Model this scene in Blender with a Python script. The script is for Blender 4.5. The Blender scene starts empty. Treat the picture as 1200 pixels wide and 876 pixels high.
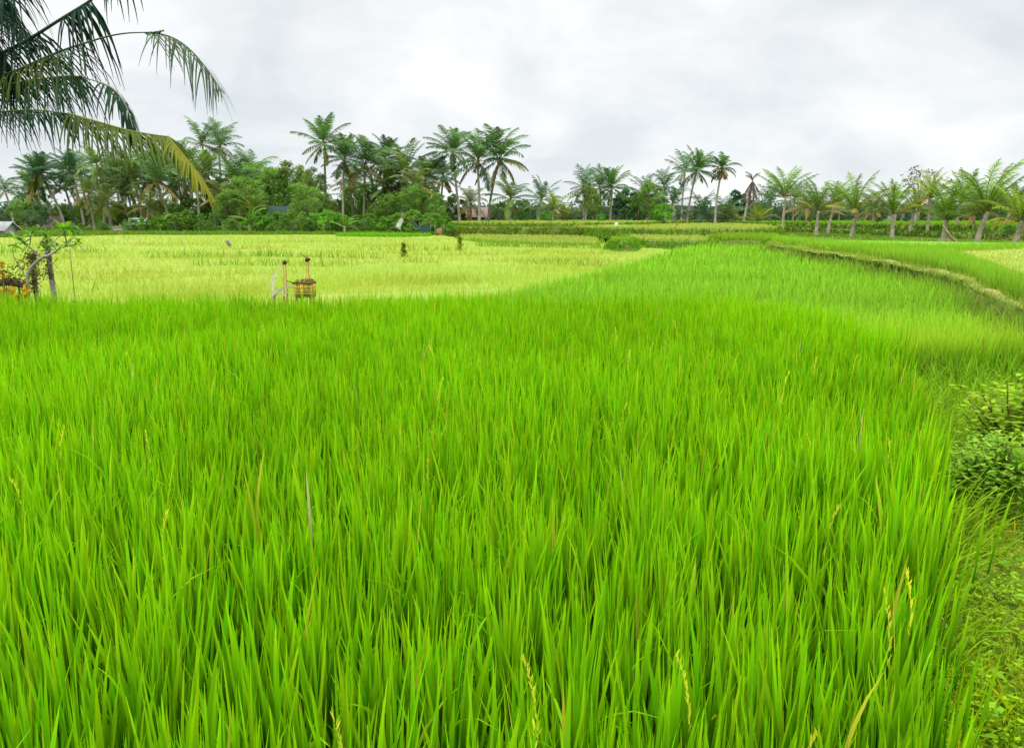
import bpy, math, random
import numpy as np
from mathutils import Vector, noise as mnoise

sc = bpy.context.scene
col = sc.collection
RNG = np.random.default_rng(7)
PITCH = math.radians(11.1); CP, SP = math.cos(PITCH), math.sin(PITCH)
EYE = 1.8; F = 930.0
COLL = {}

# ------------------------------------------------------------------ helpers
def ray(px, py):
    u = (px-600)/F; v = (438-py)/F
    return np.array([u, CP+v*SP, -SP+v*CP])
def P(px, py, z):                      # where a sight line meets the level z
    r = ray(px, py); t = (z-EYE)/r[2]
    return (r[0]*t, r[1]*t)
def PD(px, py, d):                     # point on a sight line at forward distance d
    r = ray(px, py); t = d/r[1]
    return np.array([r[0]*t, d, EYE+r[2]*t])
def tag(o, label=None, cat=None, group=None, kind=None):
    if label: o['label'] = label
    if cat: o['category'] = cat
    if group: o['group'] = group
    if kind: o['kind'] = kind
    return o
def empty(name, loc, rz=0, sc_=1.0):
    o = bpy.data.objects.new(name, None); col.objects.link(o)
    o.location = loc; o.rotation_euler.z = rz; o.scale = (sc_,)*3
    o.empty_display_size = .2
    return o

class MB:
    """collects vertices, faces and colours of one mesh"""
    def __init__(s): s.v=[]; s.c=[]; s.q=[]; s.t=[]; s.n=0
    def add(s, v, quads=None, tris=None, c=(.5,.5,.5)):
        v = np.asarray(v, float).reshape(-1,3); k=len(v)
        c = np.asarray(c, float)
        if c.ndim==1: c = np.tile(c[:3],(k,1))
        s.v.append(v); s.c.append(c.reshape(-1,3))
        if quads is not None and len(quads): s.q.append(np.asarray(quads,int).reshape(-1,4)+s.n)
        if tris is not None and len(tris): s.t.append(np.asarray(tris,int).reshape(-1,3)+s.n)
        s.n += k
    def box(s, a, b, c=(.5,.5,.5)):
        x0,y0,z0=a; x1,y1,z1=b
        v=[(x0,y0,z0),(x1,y0,z0),(x1,y1,z0),(x0,y1,z0),(x0,y0,z1),(x1,y0,z1),(x1,y1,z1),(x0,y1,z1)]
        s.add(v,[(0,3,2,1),(4,5,6,7),(0,1,5,4),(1,2,6,5),(2,3,7,6),(3,0,4,7)],c=c)
    def tube(s, pts, rad, sides=7, c=(.5,.5,.5), c2=None, bump=0, cap=True):
        pts=np.asarray(pts,float); n=len(pts); rad=np.broadcast_to(np.asarray(rad,float),(n,))
        T=np.gradient(pts,axis=0); T/= (np.linalg.norm(T,axis=1,keepdims=True)+1e-9)
        ref=np.array([.3,.9,.1]) if abs(T[0][2])>.7 else np.array([0,0,1.])
        A=np.cross(T,ref); A/= (np.linalg.norm(A,axis=1,keepdims=True)+1e-9); B=np.cross(T,A)
        an=np.linspace(0,2*np.pi,sides,endpoint=False)
        r=rad[:,None]*(1+bump*RNG.normal(0,1,(n,sides)))
        v=pts[:,None,:]+r[...,None]*(np.cos(an)[None,:,None]*A[:,None,:]+np.sin(an)[None,:,None]*B[:,None,:])
        q=[]
        for i in range(n-1):
            for j in range(sides):
                q.append((i*sides+j,i*sides+(j+1)%sides,(i+1)*sides+(j+1)%sides,(i+1)*sides+j))
        cc=np.tile(np.asarray(c,float),(n*sides,1))
        if c2 is not None:
            tt=np.repeat(np.linspace(0,1,n),sides)[:,None]; cc=cc*(1-tt)+np.asarray(c2)*tt
        cc=cc*(1+.12*RNG.normal(0,1,(len(cc),1)))
        vv=v.reshape(-1,3); tr=[]
        if cap:
            vv=np.vstack([vv,pts[-1]+T[-1]*rad[-1]*.4,pts[0]]); cc=np.vstack([cc,cc[-1],cc[0]])
            e=n*sides
            for j in range(sides):
                tr.append(((n-1)*sides+j,(n-1)*sides+(j+1)%sides,e)); tr.append(((j+1)%sides,j,e+1))
        s.add(vv,q,tr,np.clip(cc,0,1))
    def build(s, name, mat, parent=None, smooth=False, loc=None):
        me=bpy.data.meshes.new(name)
        V=np.concatenate(s.v) if s.v else np.zeros((0,3)); C=np.concatenate(s.c) if s.c else np.zeros((0,3))
        Q=np.concatenate(s.q) if s.q else np.zeros((0,4),int); T=np.concatenate(s.t) if s.t else np.zeros((0,3),int)
        me.vertices.add(len(V)); me.vertices.foreach_set('co',V.astype(np.float32).ravel())
        L=np.concatenate([Q.ravel(),T.ravel()]).astype(np.int32)
        me.loops.add(len(L)); me.loops.foreach_set('vertex_index',L)
        st=np.concatenate([np.arange(len(Q))*4, len(Q)*4+np.arange(len(T))*3]).astype(np.int32)
        me.polygons.add(len(st)); me.polygons.foreach_set('loop_start',st)
        me.update(calc_edges=True)
        if smooth: me.polygons.foreach_set('use_smooth',np.ones(len(st),bool))
        a=me.color_attributes.new('Col','FLOAT_COLOR','POINT')
        a.data.foreach_set('color',np.hstack([C,np.ones((len(C),1))]).astype(np.float32).ravel())
        me.materials.append(mat)
        o=bpy.data.objects.new(name,me); col.objects.link(o)
        if parent: o.parent=parent
        if loc is not None: o.location=loc
        return o

def strips(mb, base, az, lean, bend, L, W, face, K, cb, ct, power=1.4, wmid=.45, c_mid=None):
    """N tapering blades, vectorised"""
    N=len(base); t=np.linspace(0,1,K+1)
    th=lean[:,None]+bend[:,None]*((t[:-1]+t[1:])/2)[None,:]**power
    seg=(L/K)[:,None]
    h=np.concatenate([np.zeros((N,1)),np.cumsum(np.sin(th)*seg,1)],1)
    z=np.concatenate([np.zeros((N,1)),np.cumsum(np.cos(th)*seg,1)],1)
    cx=base[:,0,None]+h*np.cos(az)[:,None]; cy=base[:,1,None]+h*np.sin(az)[:,None]; cz=base[:,2,None]+z
    w=np.minimum(1,.55+t/wmid*.45)*(1-np.clip((t-wmid)/(1-wmid),0,1)**1.6*.94)
    wx=(W[:,None]*w[None,:])*.5
    sx=np.cos(face)[:,None]*wx; sy=np.sin(face)[:,None]*wx
    a=np.stack([cx-sx,cy-sy,cz],-1); b=np.stack([cx+sx,cy+sy,cz],-1)
    v=np.stack([a,b],2).reshape(-1,3)
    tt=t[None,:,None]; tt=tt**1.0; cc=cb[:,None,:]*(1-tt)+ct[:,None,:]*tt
    cc=np.repeat(cc[:,:,None,:],2,axis=2).reshape(-1,3)
    i0=(np.arange(N)*(K+1)*2)[:,None]+(np.arange(K)*2)[None,:]
    q=np.stack([i0,i0+1,i0+3,i0+2],-1).reshape(-1,4)
    mb.add(v,q,c=np.clip(cc,0,1))

def inpoly(x,y,poly):
    poly=np.asarray(poly); n=len(poly); r=np.zeros(len(x),bool); j=n-1
    for i in range(n):
        xi,yi=poly[i]; xj,yj=poly[j]
        c=((yi>y)!=(yj>y))&(x<(xj-xi)*(y-yi)/(yj-yi+1e-12)+xi); r^=c; j=i
    return r
def scatter(poly, k, p, dmin, dmax, cap=1500, ang=.72, maxn=260000):
    """points inside poly, fewer per square metre the further away"""
    d=np.linspace(dmin,dmax,400); dens=np.minimum(cap,k/d**p)*d*2*ang
    cum=np.concatenate([[0],np.cumsum((dens[1:]+dens[:-1])/2*np.diff(d))]); n=int(min(maxn,cum[-1]))
    dd=np.interp(RNG.random(n)*cum[-1],cum,d); a=RNG.uniform(-ang,ang,n)
    x=dd*np.sin(a); y=dd*np.cos(a); m=inpoly(x,y,poly)
    return x[m],y[m]
def resample(poly, step, jitter=0.0, closed=True, seed=0):
    out=[]; n=len(poly); r=random.Random(seed)
    for i in range(n if closed else n-1):
        a=np.array(poly[i]); b=np.array(poly[(i+1)%n]); L=np.linalg.norm(b-a); k=max(1,int(L/step))
        for j in range(k):
            out.append(tuple(a+(b-a)*j/k+np.array([r.gauss(0,jitter),r.gauss(0,jitter)])))
    if not closed: out.append(tuple(poly[-1]))
    return out
def smoothpoly(poly, it=2, closed=True):
    for _ in range(it):
        q=[]; n=len(poly)
        if not closed: q.append(poly[0])
        for i in range(n if closed else n-1):
            a=np.array(poly[i]); b=np.array(poly[(i+1)%n]); q.append(tuple(a*.75+b*.25)); q.append(tuple(a*.25+b*.75))
        if not closed: q.append(poly[-1])
        poly=q
    return poly
def n2(x,y,s,seed=0.0):
    return np.array([mnoise.noise(Vector((a*s,b*s,seed))) for a,b in zip(x,y)])

# ------------------------------------------------------------------ materials
def new_mat(name):
    m=bpy.data.materials.new(name); m.use_nodes=True; nt=m.node_tree; nt.nodes.clear(); return m,nt
def leaf_mat(name, transl=.4, rough=.5, spec=.25, tint=(1,1,1), nscale=0, tcol=(1.25,1.2,.45)):
    m,nt=new_mat(name); N=nt.nodes; Lk=nt.links
    out=N.new('ShaderNodeOutputMaterial'); at=N.new('ShaderNodeAttribute'); at.attribute_name='Col'
    mul=N.new('ShaderNodeMix'); mul.data_type='RGBA'; mul.blend_type='MULTIPLY'; mul.inputs[0].default_value=1
    mul.inputs[7].default_value=(*tint,1); Lk.new(at.outputs['Color'],mul.inputs[6]); colr=mul.outputs[2]
    oi=N.new('ShaderNodeObjectInfo'); hs=N.new('ShaderNodeHueSaturation')
    mr=N.new('ShaderNodeMapRange'); mr.inputs[3].default_value=.85; mr.inputs[4].default_value=1.15
    Lk.new(oi.outputs['Random'],mr.inputs[0]); Lk.new(mr.outputs[0],hs.inputs['Value']); Lk.new(colr,hs.inputs['Color']); colr=hs.outputs[0]
    pb=N.new('ShaderNodeBsdfPrincipled'); pb.inputs['Roughness'].default_value=rough
    pb.inputs['Specular IOR Level'].default_value=spec; Lk.new(colr,pb.inputs['Base Color'])
    tr=N.new('ShaderNodeBsdfTranslucent'); m2=N.new('ShaderNodeMix'); m2.data_type='RGBA'; m2.blend_type='MULTIPLY'; m2.inputs[0].default_value=1
    m2.inputs[7].default_value=(*tcol,1); m2.clamp_result=True; Lk.new(colr,m2.inputs[6]); Lk.new(m2.outputs[2],tr.inputs['Color'])
    mx=N.new('ShaderNodeMixShader'); mx.inputs[0].default_value=transl
    Lk.new(pb.outputs[0],mx.inputs[1]); Lk.new(tr.outputs[0],mx.inputs[2]); Lk.new(mx.outputs[0],out.inputs[0])
    return m
def surf_mat(name, c1, c2, scale=3, rough=.9, bump=.3, stretch=(1,1,1), c3=None, s3=.3, detail=6, use_col=False, r0=.35, r1=.65):
    m,nt=new_mat(name); N=nt.nodes; Lk=nt.links
    out=N.new('ShaderNodeOutputMaterial'); pb=N.new('ShaderNodeBsdfPrincipled'); pb.inputs['Roughness'].default_value=rough
    pb.inputs['Specular IOR Level'].default_value=.2
    tc=N.new('ShaderNodeTexCoord'); mp=N.new('ShaderNodeMapping'); mp.inputs['Scale'].default_value=stretch
    Lk.new(tc.outputs['Object'],mp.inputs['Vector'])
    no=N.new('ShaderNodeTexNoise'); no.inputs['Scale'].default_value=scale; no.inputs['Detail'].default_value=detail; no.inputs['Roughness'].default_value=.65
    Lk.new(mp.outputs[0],no.inputs['Vector'])
    cr=N.new('ShaderNodeValToRGB'); cr.color_ramp.elements[0].color=(*c1,1); cr.color_ramp.elements[1].color=(*c2,1)
    cr.color_ramp.elements[0].position=r0; cr.color_ramp.elements[1].position=r1
    Lk.new(no.outputs[0],cr.inputs[0]); c=cr.outputs[0]
    if c3 is not None:
        n3=N.new('ShaderNodeTexNoise'); n3.inputs['Scale'].default_value=s3; n3.inputs['Detail'].default_value=3; Lk.new(mp.outputs[0],n3.inputs['Vector'])
        r3=N.new('ShaderNodeMapRange'); r3.inputs[1].default_value=.45; r3.inputs[2].default_value=.62; Lk.new(n3.outputs[0],r3.inputs[0])
        mx=N.new('ShaderNodeMix'); mx.data_type='RGBA'; Lk.new(r3.outputs[0],mx.inputs[0]); Lk.new(c,mx.inputs[6]); mx.inputs[7].default_value=(*c3,1); c=mx.outputs[2]
    if use_col:
        at=N.new('ShaderNodeAttribute'); at.attribute_name='Col'; mx=N.new('ShaderNodeMix'); mx.data_type='RGBA'; mx.blend_type='MULTIPLY'; mx.inputs[0].default_value=1
        Lk.new(at.outputs['Color'],mx.inputs[6]); Lk.new(c,mx.inputs[7]); c=mx.outputs[2]
    Lk.new(c,pb.inputs['Base Color'])
    if bump:
        bp=N.new('ShaderNodeBump'); bp.inputs['Strength'].default_value=bump; bp.inputs['Distance'].default_value=.1
        Lk.new(no.outputs[0],bp.inputs['Height']); Lk.new(bp.outputs[0],pb.inputs['Normal'])
    Lk.new(pb.outputs[0],out.inputs[0]); return m

M_RICE=leaf_mat('rice_leaf',transl=.46,rough=.5,spec=.08,tcol=(1.15,1.15,.6))
M_FOL=leaf_mat('foliage',transl=.38,rough=.65,spec=.05)
M_FROND=leaf_mat('near_frond',transl=.12,rough=.6,spec=.1)
M_PALM=leaf_mat('palm_leaf',transl=.28,rough=.6,spec=.12)
M_BARK=surf_mat('bark',(.6,.58,.55),(1.25,1.2,1.15),scale=4,stretch=(1,1,2.5),bump=.4,use_col=True)
M_WOOD=surf_mat('weathered_wood',(.55,.5,.48),(1.2,1.15,1.1),scale=9,stretch=(3,3,.6),bump=.4,use_col=True)
M_CLOTH=surf_mat('cloth',(.8,.8,.8),(1.1,1.1,1.1),scale=8,bump=.2,use_col=True)
M_PLASTER=surf_mat('weathered_plaster',(.7,.7,.7),(1.1,1.1,1.1),scale=1.5,bump=.15,use_col=True)
M_ROOF=surf_mat('roof_sheet',(.6,.58,.56),(1.1,1.1,1.1),scale=2.5,stretch=(4,.6,1),bump=.3,use_col=True)
M_MUD=surf_mat('mud',(.02,.025,.012),(.05,.055,.025),scale=6)
M_GROUND=surf_mat('ground',(.04,.09,.015),(.11,.17,.03),scale=.6,c3=(.16,.2,.05),s3=.05)
M_BANK=surf_mat('bank',(.08,.16,.016),(.17,.27,.03),scale=2.2,c3=(.15,.17,.04),s3=.9,bump=.8,stretch=(1,1,2))
M_BUND=surf_mat('bund',(.24,.25,.05),(.36,.34,.11),scale=7,c3=(.17,.24,.03),s3=1.2)
M_GREEN=surf_mat('canopy_green',(.12,.32,.012),(.2,.45,.02),scale=2.5,detail=8,bump=1)
M_PALE=surf_mat('canopy_pale',(.24,.32,.04),(.36,.42,.07),scale=1.6,detail=8,bump=.8,stretch=(.5,1,1),c3=(.22,.36,.03),s3=.07)
M_PATH=surf_mat('path_soil',(.05,.11,.006),(.14,.22,.01),scale=9,c3=(.16,.17,.02),s3=3.0)

# ------------------------------------------------------------------ world, sun, camera
SUN_EL, SUN_AZ = math.radians(62), math.radians(-150)
w=bpy.data.worlds.new('World'); sc.world=w; w.use_nodes=True; nt=w.node_tree; N=nt.nodes; Lk=nt.links; N.clear()
out=N.new('ShaderNodeOutputWorld'); bg=N.new('ShaderNodeBackground'); Lk.new(bg.outputs[0],out.inputs[0])
sky=N.new('ShaderNodeTexSky'); sky.sky_type='NISHITA'; sky.sun_disc=False; sky.sun_elevation=SUN_EL; sky.sun_rotation=SUN_AZ
sky.dust_density=2.5
tc=N.new('ShaderNodeTexCoord'); sep=N.new('ShaderNodeSeparateXYZ'); Lk.new(tc.outputs['Generated'],sep.inputs[0])
def M(op,a,b=None,c=None):
    n=N.new('ShaderNodeMath'); n.operation=op
    for i,x in enumerate((a,b,c)):
        if x is None: continue
        if isinstance(x,(int,float)): n.inputs[i].default_value=x
        else: Lk.new(x,n.inputs[i])
    return n.outputs[0]
zc=M('MAXIMUM',sep.outputs[2],0.0); den=M('ADD',zc,.42)
cmb=N.new('ShaderNodeCombineXYZ'); Lk.new(M('DIVIDE',sep.outputs[0],den),cmb.inputs[0]); Lk.new(M('DIVIDE',sep.outputs[1],den),cmb.inputs[1]); cmb.inputs[2].default_value=3.7
def nz(scale,detail,rough,dist=0,off=(0,0,0)):
    mp=N.new('ShaderNodeMapping'); mp.inputs['Location'].default_value=off; Lk.new(cmb.outputs[0],mp.inputs[0])
    n=N.new('ShaderNodeTexNoise'); n.inputs['Scale'].default_value=scale; n.inputs['Detail'].default_value=detail; n.inputs['Roughness'].default_value=rough; n.inputs['Distortion'].default_value=dist
    Lk.new(mp.outputs[0],n.inputs['Vector']); return n.outputs[0]
big=nz(1.3,5,.55,.5,(5.1,2.3,0)); med=nz(3.4,8,.56,.5,(4,2,0))
mixv=M('ADD',M('MULTIPLY',big,.6),M('MULTIPLY',med,.4))
cr=N.new('ShaderNodeValToRGB'); e=cr.color_ramp.elements
e[0].position=.40; e[0].color=(.77,.83,.87,1); e[1].position=.63; e[1].color=(1.12,1.13,1.14,1)
x=cr.color_ramp.elements.new(.51); x.color=(.94,.965,.98,1)
Lk.new(mixv,cr.inputs[0])
rise=N.new('ShaderNodeMapRange'); rise.inputs[1].default_value=.28; rise.inputs[2].default_value=.85; rise.inputs[3].default_value=1.0; rise.inputs[4].default_value=2.95
Lk.new(zc,rise.inputs[0])
sc1=N.new('ShaderNodeVectorMath'); sc1.operation='SCALE'; Lk.new(cr.outputs[0],sc1.inputs[0]); dim=N.new('ShaderNodeMapRange'); dim.inputs[1].default_value=.08; dim.inputs[2].default_value=.26; dim.inputs[3].default_value=1.05; dim.inputs[4].default_value=.95; Lk.new(zc,dim.inputs[0]); Lk.new(M('MULTIPLY',rise.outputs[0],dim.outputs[0]),sc1.inputs['Scale'])
# the Nishita sky glows a little through the cloud layer
sc2=N.new('ShaderNodeVectorMath'); sc2.operation='SCALE'; Lk.new(sky.outputs[0],sc2.inputs[0]); sc2.inputs['Scale'].default_value=.10
mx=N.new('ShaderNodeMix'); mx.data_type='RGBA'; mx.inputs[0].default_value=.93; Lk.new(sc2.outputs[0],mx.inputs[6]); Lk.new(sc1.outputs[0],mx.inputs[7])
Lk.new(mx.outputs[2],bg.inputs[0]); bg.inputs[1].default_value=1.0

sl=bpy.data.lights.new('sun','SUN'); sl.energy=1.5; sl.angle=math.radians(14); sl.color=(1,.96,.88)
so=bpy.data.objects.new('sun',sl); col.objects.link(so)
dv=Vector((math.sin(SUN_AZ)*math.cos(SUN_EL),math.cos(SUN_AZ)*math.cos(SUN_EL),math.sin(SUN_EL)))
so.rotation_euler=dv.to_track_quat('Z','Y').to_euler(); so.location=(0,0,30)

cam=bpy.data.cameras.new('camera'); co=bpy.data.objects.new('camera',cam); col.objects.link(co); sc.camera=co
cam.sensor_width=36; cam.lens=F/1200*36; cam.clip_start=.05; cam.clip_end=6000
co.location=(0,0,EYE); co.rotation_euler=(math.pi/2-PITCH,0,0)
sc.view_settings.view_transform='Standard'; sc.view_settings.look='None'; sc.view_settings.exposure=0
sc.render.engine='CYCLES'; sc.cycles.max_bounces=7; sc.cycles.transmission_bounces=4; sc.cycles.diffuse_bounces=4
sc.cycles.use_denoising=True

# ------------------------------------------------------------------ terrain
mb=MB(); S=4000; g=80
mb.add([(-S,-S,-.4),(S,-S,-.4),(S,S,-.4),(-S,S,-.4)],[(0,1,2,3)])
tag(mb.build('ground',M_GROUND),kind='structure')

def slab(name, poly, ztop, zbot, mat, seed=0, step=.8, jit=.05, flare=.25, kind='structure', bumpz=.03, sm=1):
    pts=resample(smoothpoly(poly,sm),step,jit,seed=seed); n=len(pts); A=np.array(pts)
    cen=A.mean(0); m=bpy.data.meshes.new(name)
    # outward normals
    nx=np.roll(A,-1,0)-np.roll(A,1,0); area=np.sum(A[:,0]*np.roll(A[:,1],-1)-np.roll(A[:,0],-1)*A[:,1])
    s_=1 if area>0 else -1
    nr=np.stack([nx[:,1],-nx[:,0]],1)*s_; nr/= (np.linalg.norm(nr,axis=1,keepdims=True)+1e-9)
    import bmesh
    bm=bmesh.new(); r=random.Random(seed)
    top=[bm.verts.new((p[0],p[1],ztop+r.gauss(0,bumpz))) for p in pts]
    mid=[bm.verts.new((p[0]+q[0]*flare*.4,p[1]+q[1]*flare*.4,ztop*.5+zbot*.5+r.gauss(0,bumpz))) for p,q in zip(pts,nr)]
    bot=[bm.verts.new((p[0]+q[0]*flare,p[1]+q[1]*flare,zbot)) for p,q in zip(pts,nr)]
    for i in range(n):
        j=(i+1)%n
        bm.faces.new((top[i],mid[i],mid[j],top[j])); bm.faces.new((mid[i],bot[i],bot[j],mid[j]))
    f=bm.faces.new(top); bmesh.ops.triangulate(bm,faces=[f])
    bmesh.ops.recalc_face_normals(bm,faces=bm.faces); bm.to_mesh(m); bm.free()
    m.materials.append(mat); o=bpy.data.objects.new(name,m); col.objects.link(o); tag(o,kind=kind)
    return o,pts,nr

# colours
G_TIP=np.array([.27,.57,.005]); G_BASE=np.array([.010,.10,.002])  # very dark base paints the shade deep inside the crop
def crop_blades(mb, x, y, z0, H, wfun, tip, base, K=2, lean=.16, spread=.25, yellow=.02, hv=.12, patch=.12, pscale=.3, tipfun=None, var=.13):
    n=len(x)
    if n==0: return
    d=np.hypot(x,y); L=H*(1+RNG.normal(0,hv,n)); pn=n2(x,y,pscale,3.1); L*=1+pn*patch
    W=wfun(d)*RNG.uniform(.7,1.3,n)
    ct=tip[None,:]*(1+RNG.normal(0,var,(n,1))+pn[:,None]*.25); cb=base[None,:]*np.ones((n,1))
    if tipfun is not None: ct,cb=tipfun(x,y,ct,cb)
    m=RNG.random(n)<yellow; ct[m]=np.array([.42,.40,.05])*RNG.uniform(.7,1.2,(m.sum(),1)); cb[m]=ct[m]*.6
    strips(mb,np.stack([x,y,np.full(n,z0) if np.isscalar(z0) else z0],1),RNG.uniform(0,2*np.pi,n),np.abs(RNG.normal(0,lean,n)),np.abs(RNG.normal(0,spread,n)),L,W,RNG.uniform(-.9,.9,n),K,cb,ct)

# outlines of the paddies
A_right=[(.70,.7),(.85,1.3),(1.09,1.8),(1.32,2.33),(1.60,2.83),(2.13,3.9),(2.6,5.07),(3.15,6.4),(3.3,7.6),(2.95,9.0),(2.3,9.7)]
A_poly=[(-9.5,.35),(-1.6,.35),(.5,.35)]+A_right+[(0,10.0),(-4,10.1),(-9.5,10.0),(-9.5,4)]
CD=[P(440,358,.55),P(540,346,.55),P(600,337,.55),P(680,319,.55),P(740,303,.55),P(790,291,.55),P(818,285.5,.55)]
CE=[P(903,288,.55),P(950,295,.55),P(1000,304,.55),P(1050,314,.55),P(1108,326,.55),P(1133,338,.55),P(1151,349,.55),P(1199,360,.55),P(1290,384,.55)]
C_poly=CD+[P(860,284,.55)]+CE+[(8.2,8.6),(4.0,8.35),(3.5,9.4),(2.7,10.3),(-1.5,10.55)]
C_in=CD+[P(860,284,.55)]+CE+[(8.6,10.0),(4.6,9.7),(3.9,10.6),(2.9,11.4),(-1.5,11.6)]
D_poly=[(-14,10.5),(-2,10.6)]+CD+[P(735,283,.3),P(620,280,.3),P(535,277,.3),P(520,273.5,.3),P(420,272,.3),P(250,272.5,.3),P(0,275,.3),(-75,60),(-40,30)]

# muddy floor of the near paddy and the grassy bunds around it
slab('paddy_floor',[(-12,-3),(1.2,-3)]+A_right+[(2.3,10.1),(-12,10.2)],.0,-.39,M_MUD,1,step=.6,jit=.02,flare=.15,sm=0)
slab('path',[(.5,-4),(.75,1.2),(1.15,2.2),(2.0,3.9),(2.6,5.3),(3.05,6.5),(3.4,8.1),(12,8.2),(12,-4)],.07,-.38,M_PATH,2,step=.4,jit=.03,bumpz=.02,flare=.1,sm=0)
slab('bund',[(3.0,8.2),(3.3,8.5),(2.6,10.5),(-14,10.62),(-14,10.2),(2.2,10.2)],.05,-.38,M_PATH,3,step=.5,jit=.03,sm=0)

# --- near paddy
mb=MB()
gx,gy=np.meshgrid(np.arange(-9.5,3.6,.14),np.arange(.45,10.15,.14)); hx=gx.ravel()+RNG.normal(0,.04,gx.size); hy=gy.ravel()+RNG.normal(0,.04,gx.size)
m=inpoly(hx,hy,A_poly)&(hx>-.80*hy-3.0); hx=hx[m]; hy=hy[m]
hn=n2(hx,hy,.55,1.0); hn2=n2(hx,hy,1.9,6.0); hh=1+hn*.12+hn2*.05+RNG.normal(0,.035,len(hx)); tl=RNG.uniform(0,2*np.pi,len(hx)); ta=np.abs(RNG.normal(0,.03,len(hx)))
def tillers(per,z_lo,z_hi,l_lo,l_hi,w_lo,w_hi,lean_s,bend_s,tipc,basec,K,rad):
    X=np.repeat(hx,per); Y=np.repeat(hy,per); HH=np.repeat(hh,per); HN=np.repeat(hn,per); n=len(X)
    az=RNG.uniform(0,2*np.pi,n); rr=np.abs(RNG.normal(0,rad,n))
    bx=X+rr*np.cos(az)+np.repeat(ta*np.cos(tl),per); by=Y+rr*np.sin(az)+np.repeat(ta*np.sin(tl),per)
    z=RNG.uniform(z_lo,z_hi,n)*HH; L=RNG.uniform(l_lo,l_hi,n)*HH
    lean=np.abs(RNG.normal(.02,lean_s,n)); bend=np.abs(RNG.normal(0,bend_s,n)); dr=RNG.random(n)<.035; bend[dr]+=RNG.uniform(.5,1.6,dr.sum())
    W=RNG.uniform(w_lo,w_hi,n)*np.where(RNG.random(n)<.28,1.45,1.0); hue=RNG.normal(0,1,n)
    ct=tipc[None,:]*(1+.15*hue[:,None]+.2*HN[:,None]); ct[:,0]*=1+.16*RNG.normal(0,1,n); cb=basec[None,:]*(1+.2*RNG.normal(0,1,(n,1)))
    u=RNG.random(n); yb=u<.010; ct[yb]=np.array([.52,.50,.04])*RNG.uniform(.7,1.2,(yb.sum(),1)); cb[yb]=ct[yb]*.8
    q=(u>.010)&(u<.0108); ct[q]=np.array([.6,.52,.28]); cb[q]=np.array([.4,.33,.18])
    strips(mb,np.stack([bx,by,z],1),az+RNG.normal(0,.5,n),lean,bend,L,W,RNG.uniform(-1.3,1.3,n),K,np.clip(cb,0,1),np.clip(ct,0,1),wmid=.5)
tillers(8,0,.02,.42,.60,.010,.016,.06,.05,G_BASE*1.0,G_BASE*.6,2,.035)  # stems, darkened to paint the shade below the leaves
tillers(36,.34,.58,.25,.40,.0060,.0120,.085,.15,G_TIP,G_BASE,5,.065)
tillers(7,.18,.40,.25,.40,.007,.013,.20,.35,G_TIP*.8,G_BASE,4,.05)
# ears of grain standing in the near rice
for k in range(60):
    yy=RNG.uniform(1.2,9.8); xx=RNG.uniform(-.75*yy,min(3,.2+.55*yy)); 
    if not inpoly(np.array([xx]),np.array([yy]),A_poly)[0]: continue
    hgt=RNG.uniform(.80,.93); a=RNG.uniform(0,6.28); m_=26
    tt=np.linspace(0,1,m_); px_=xx+np.cos(a)*.035*tt**2; py_=yy+np.sin(a)*.035*tt**2; pz_=hgt-.16+.2*tt-.02*tt**3
    c=np.array([.66,.64,.05])*RNG.uniform(.8,1.2)
    strips(mb,np.stack([px_,py_,pz_],1),RNG.uniform(0,6.28,m_),RNG.uniform(.1,.4,m_),np.full(m_,.2),np.full(m_,.020),np.full(m_,.005),RNG.uniform(0,3,m_),2,np.tile(c,(m_,1)),np.tile(c,(m_,1)))
    strips(mb,np.array([[xx,yy,0.]]),np.array([a]),np.array([.02]),np.array([.15]),np.array([hgt]),np.array([.004]),np.array([0.]),4,np.array([[.2,.35,.05]]),c[None,:])
tag(mb.build('rice_crop',M_RICE),'tall bright green rice plants filling the nearest paddy','rice crop',kind='stuff')

# --- green paddy beyond
slab('rice_canopy_base',C_in,.24,-.38,M_GREEN,5,step=.7,jit=.04,flare=.05,sm=0)
mb=MB(); x,y=scatter(C_poly,2.0e5,2.4,8,50,cap=900)
wf=lambda d: np.maximum(.014,.0011*d)
def ctip(x,y,ct,cb):
    k=np.clip((x-3.0)/1.0,0,1)*np.clip((11-y)/2,0,1)*RNG.random(len(x))*.8; k=k[:,None]
    ct=ct*(1-k)+np.array([.46,.58,.03])*k; cb=cb*(1+1.5*k); return ct,cb
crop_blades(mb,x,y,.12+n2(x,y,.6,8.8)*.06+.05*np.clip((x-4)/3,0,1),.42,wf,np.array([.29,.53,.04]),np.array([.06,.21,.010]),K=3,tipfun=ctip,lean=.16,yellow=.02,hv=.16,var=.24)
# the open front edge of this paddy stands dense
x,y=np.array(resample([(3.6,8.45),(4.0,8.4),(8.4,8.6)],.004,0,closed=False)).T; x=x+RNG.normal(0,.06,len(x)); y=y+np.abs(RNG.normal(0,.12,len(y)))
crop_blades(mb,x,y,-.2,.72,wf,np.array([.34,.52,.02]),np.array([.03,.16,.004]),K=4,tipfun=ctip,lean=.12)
tag(mb.build('rice_crop',M_RICE),'even mid green rice of the long paddy beyond the nearest one','rice crop',kind='stuff')

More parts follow.
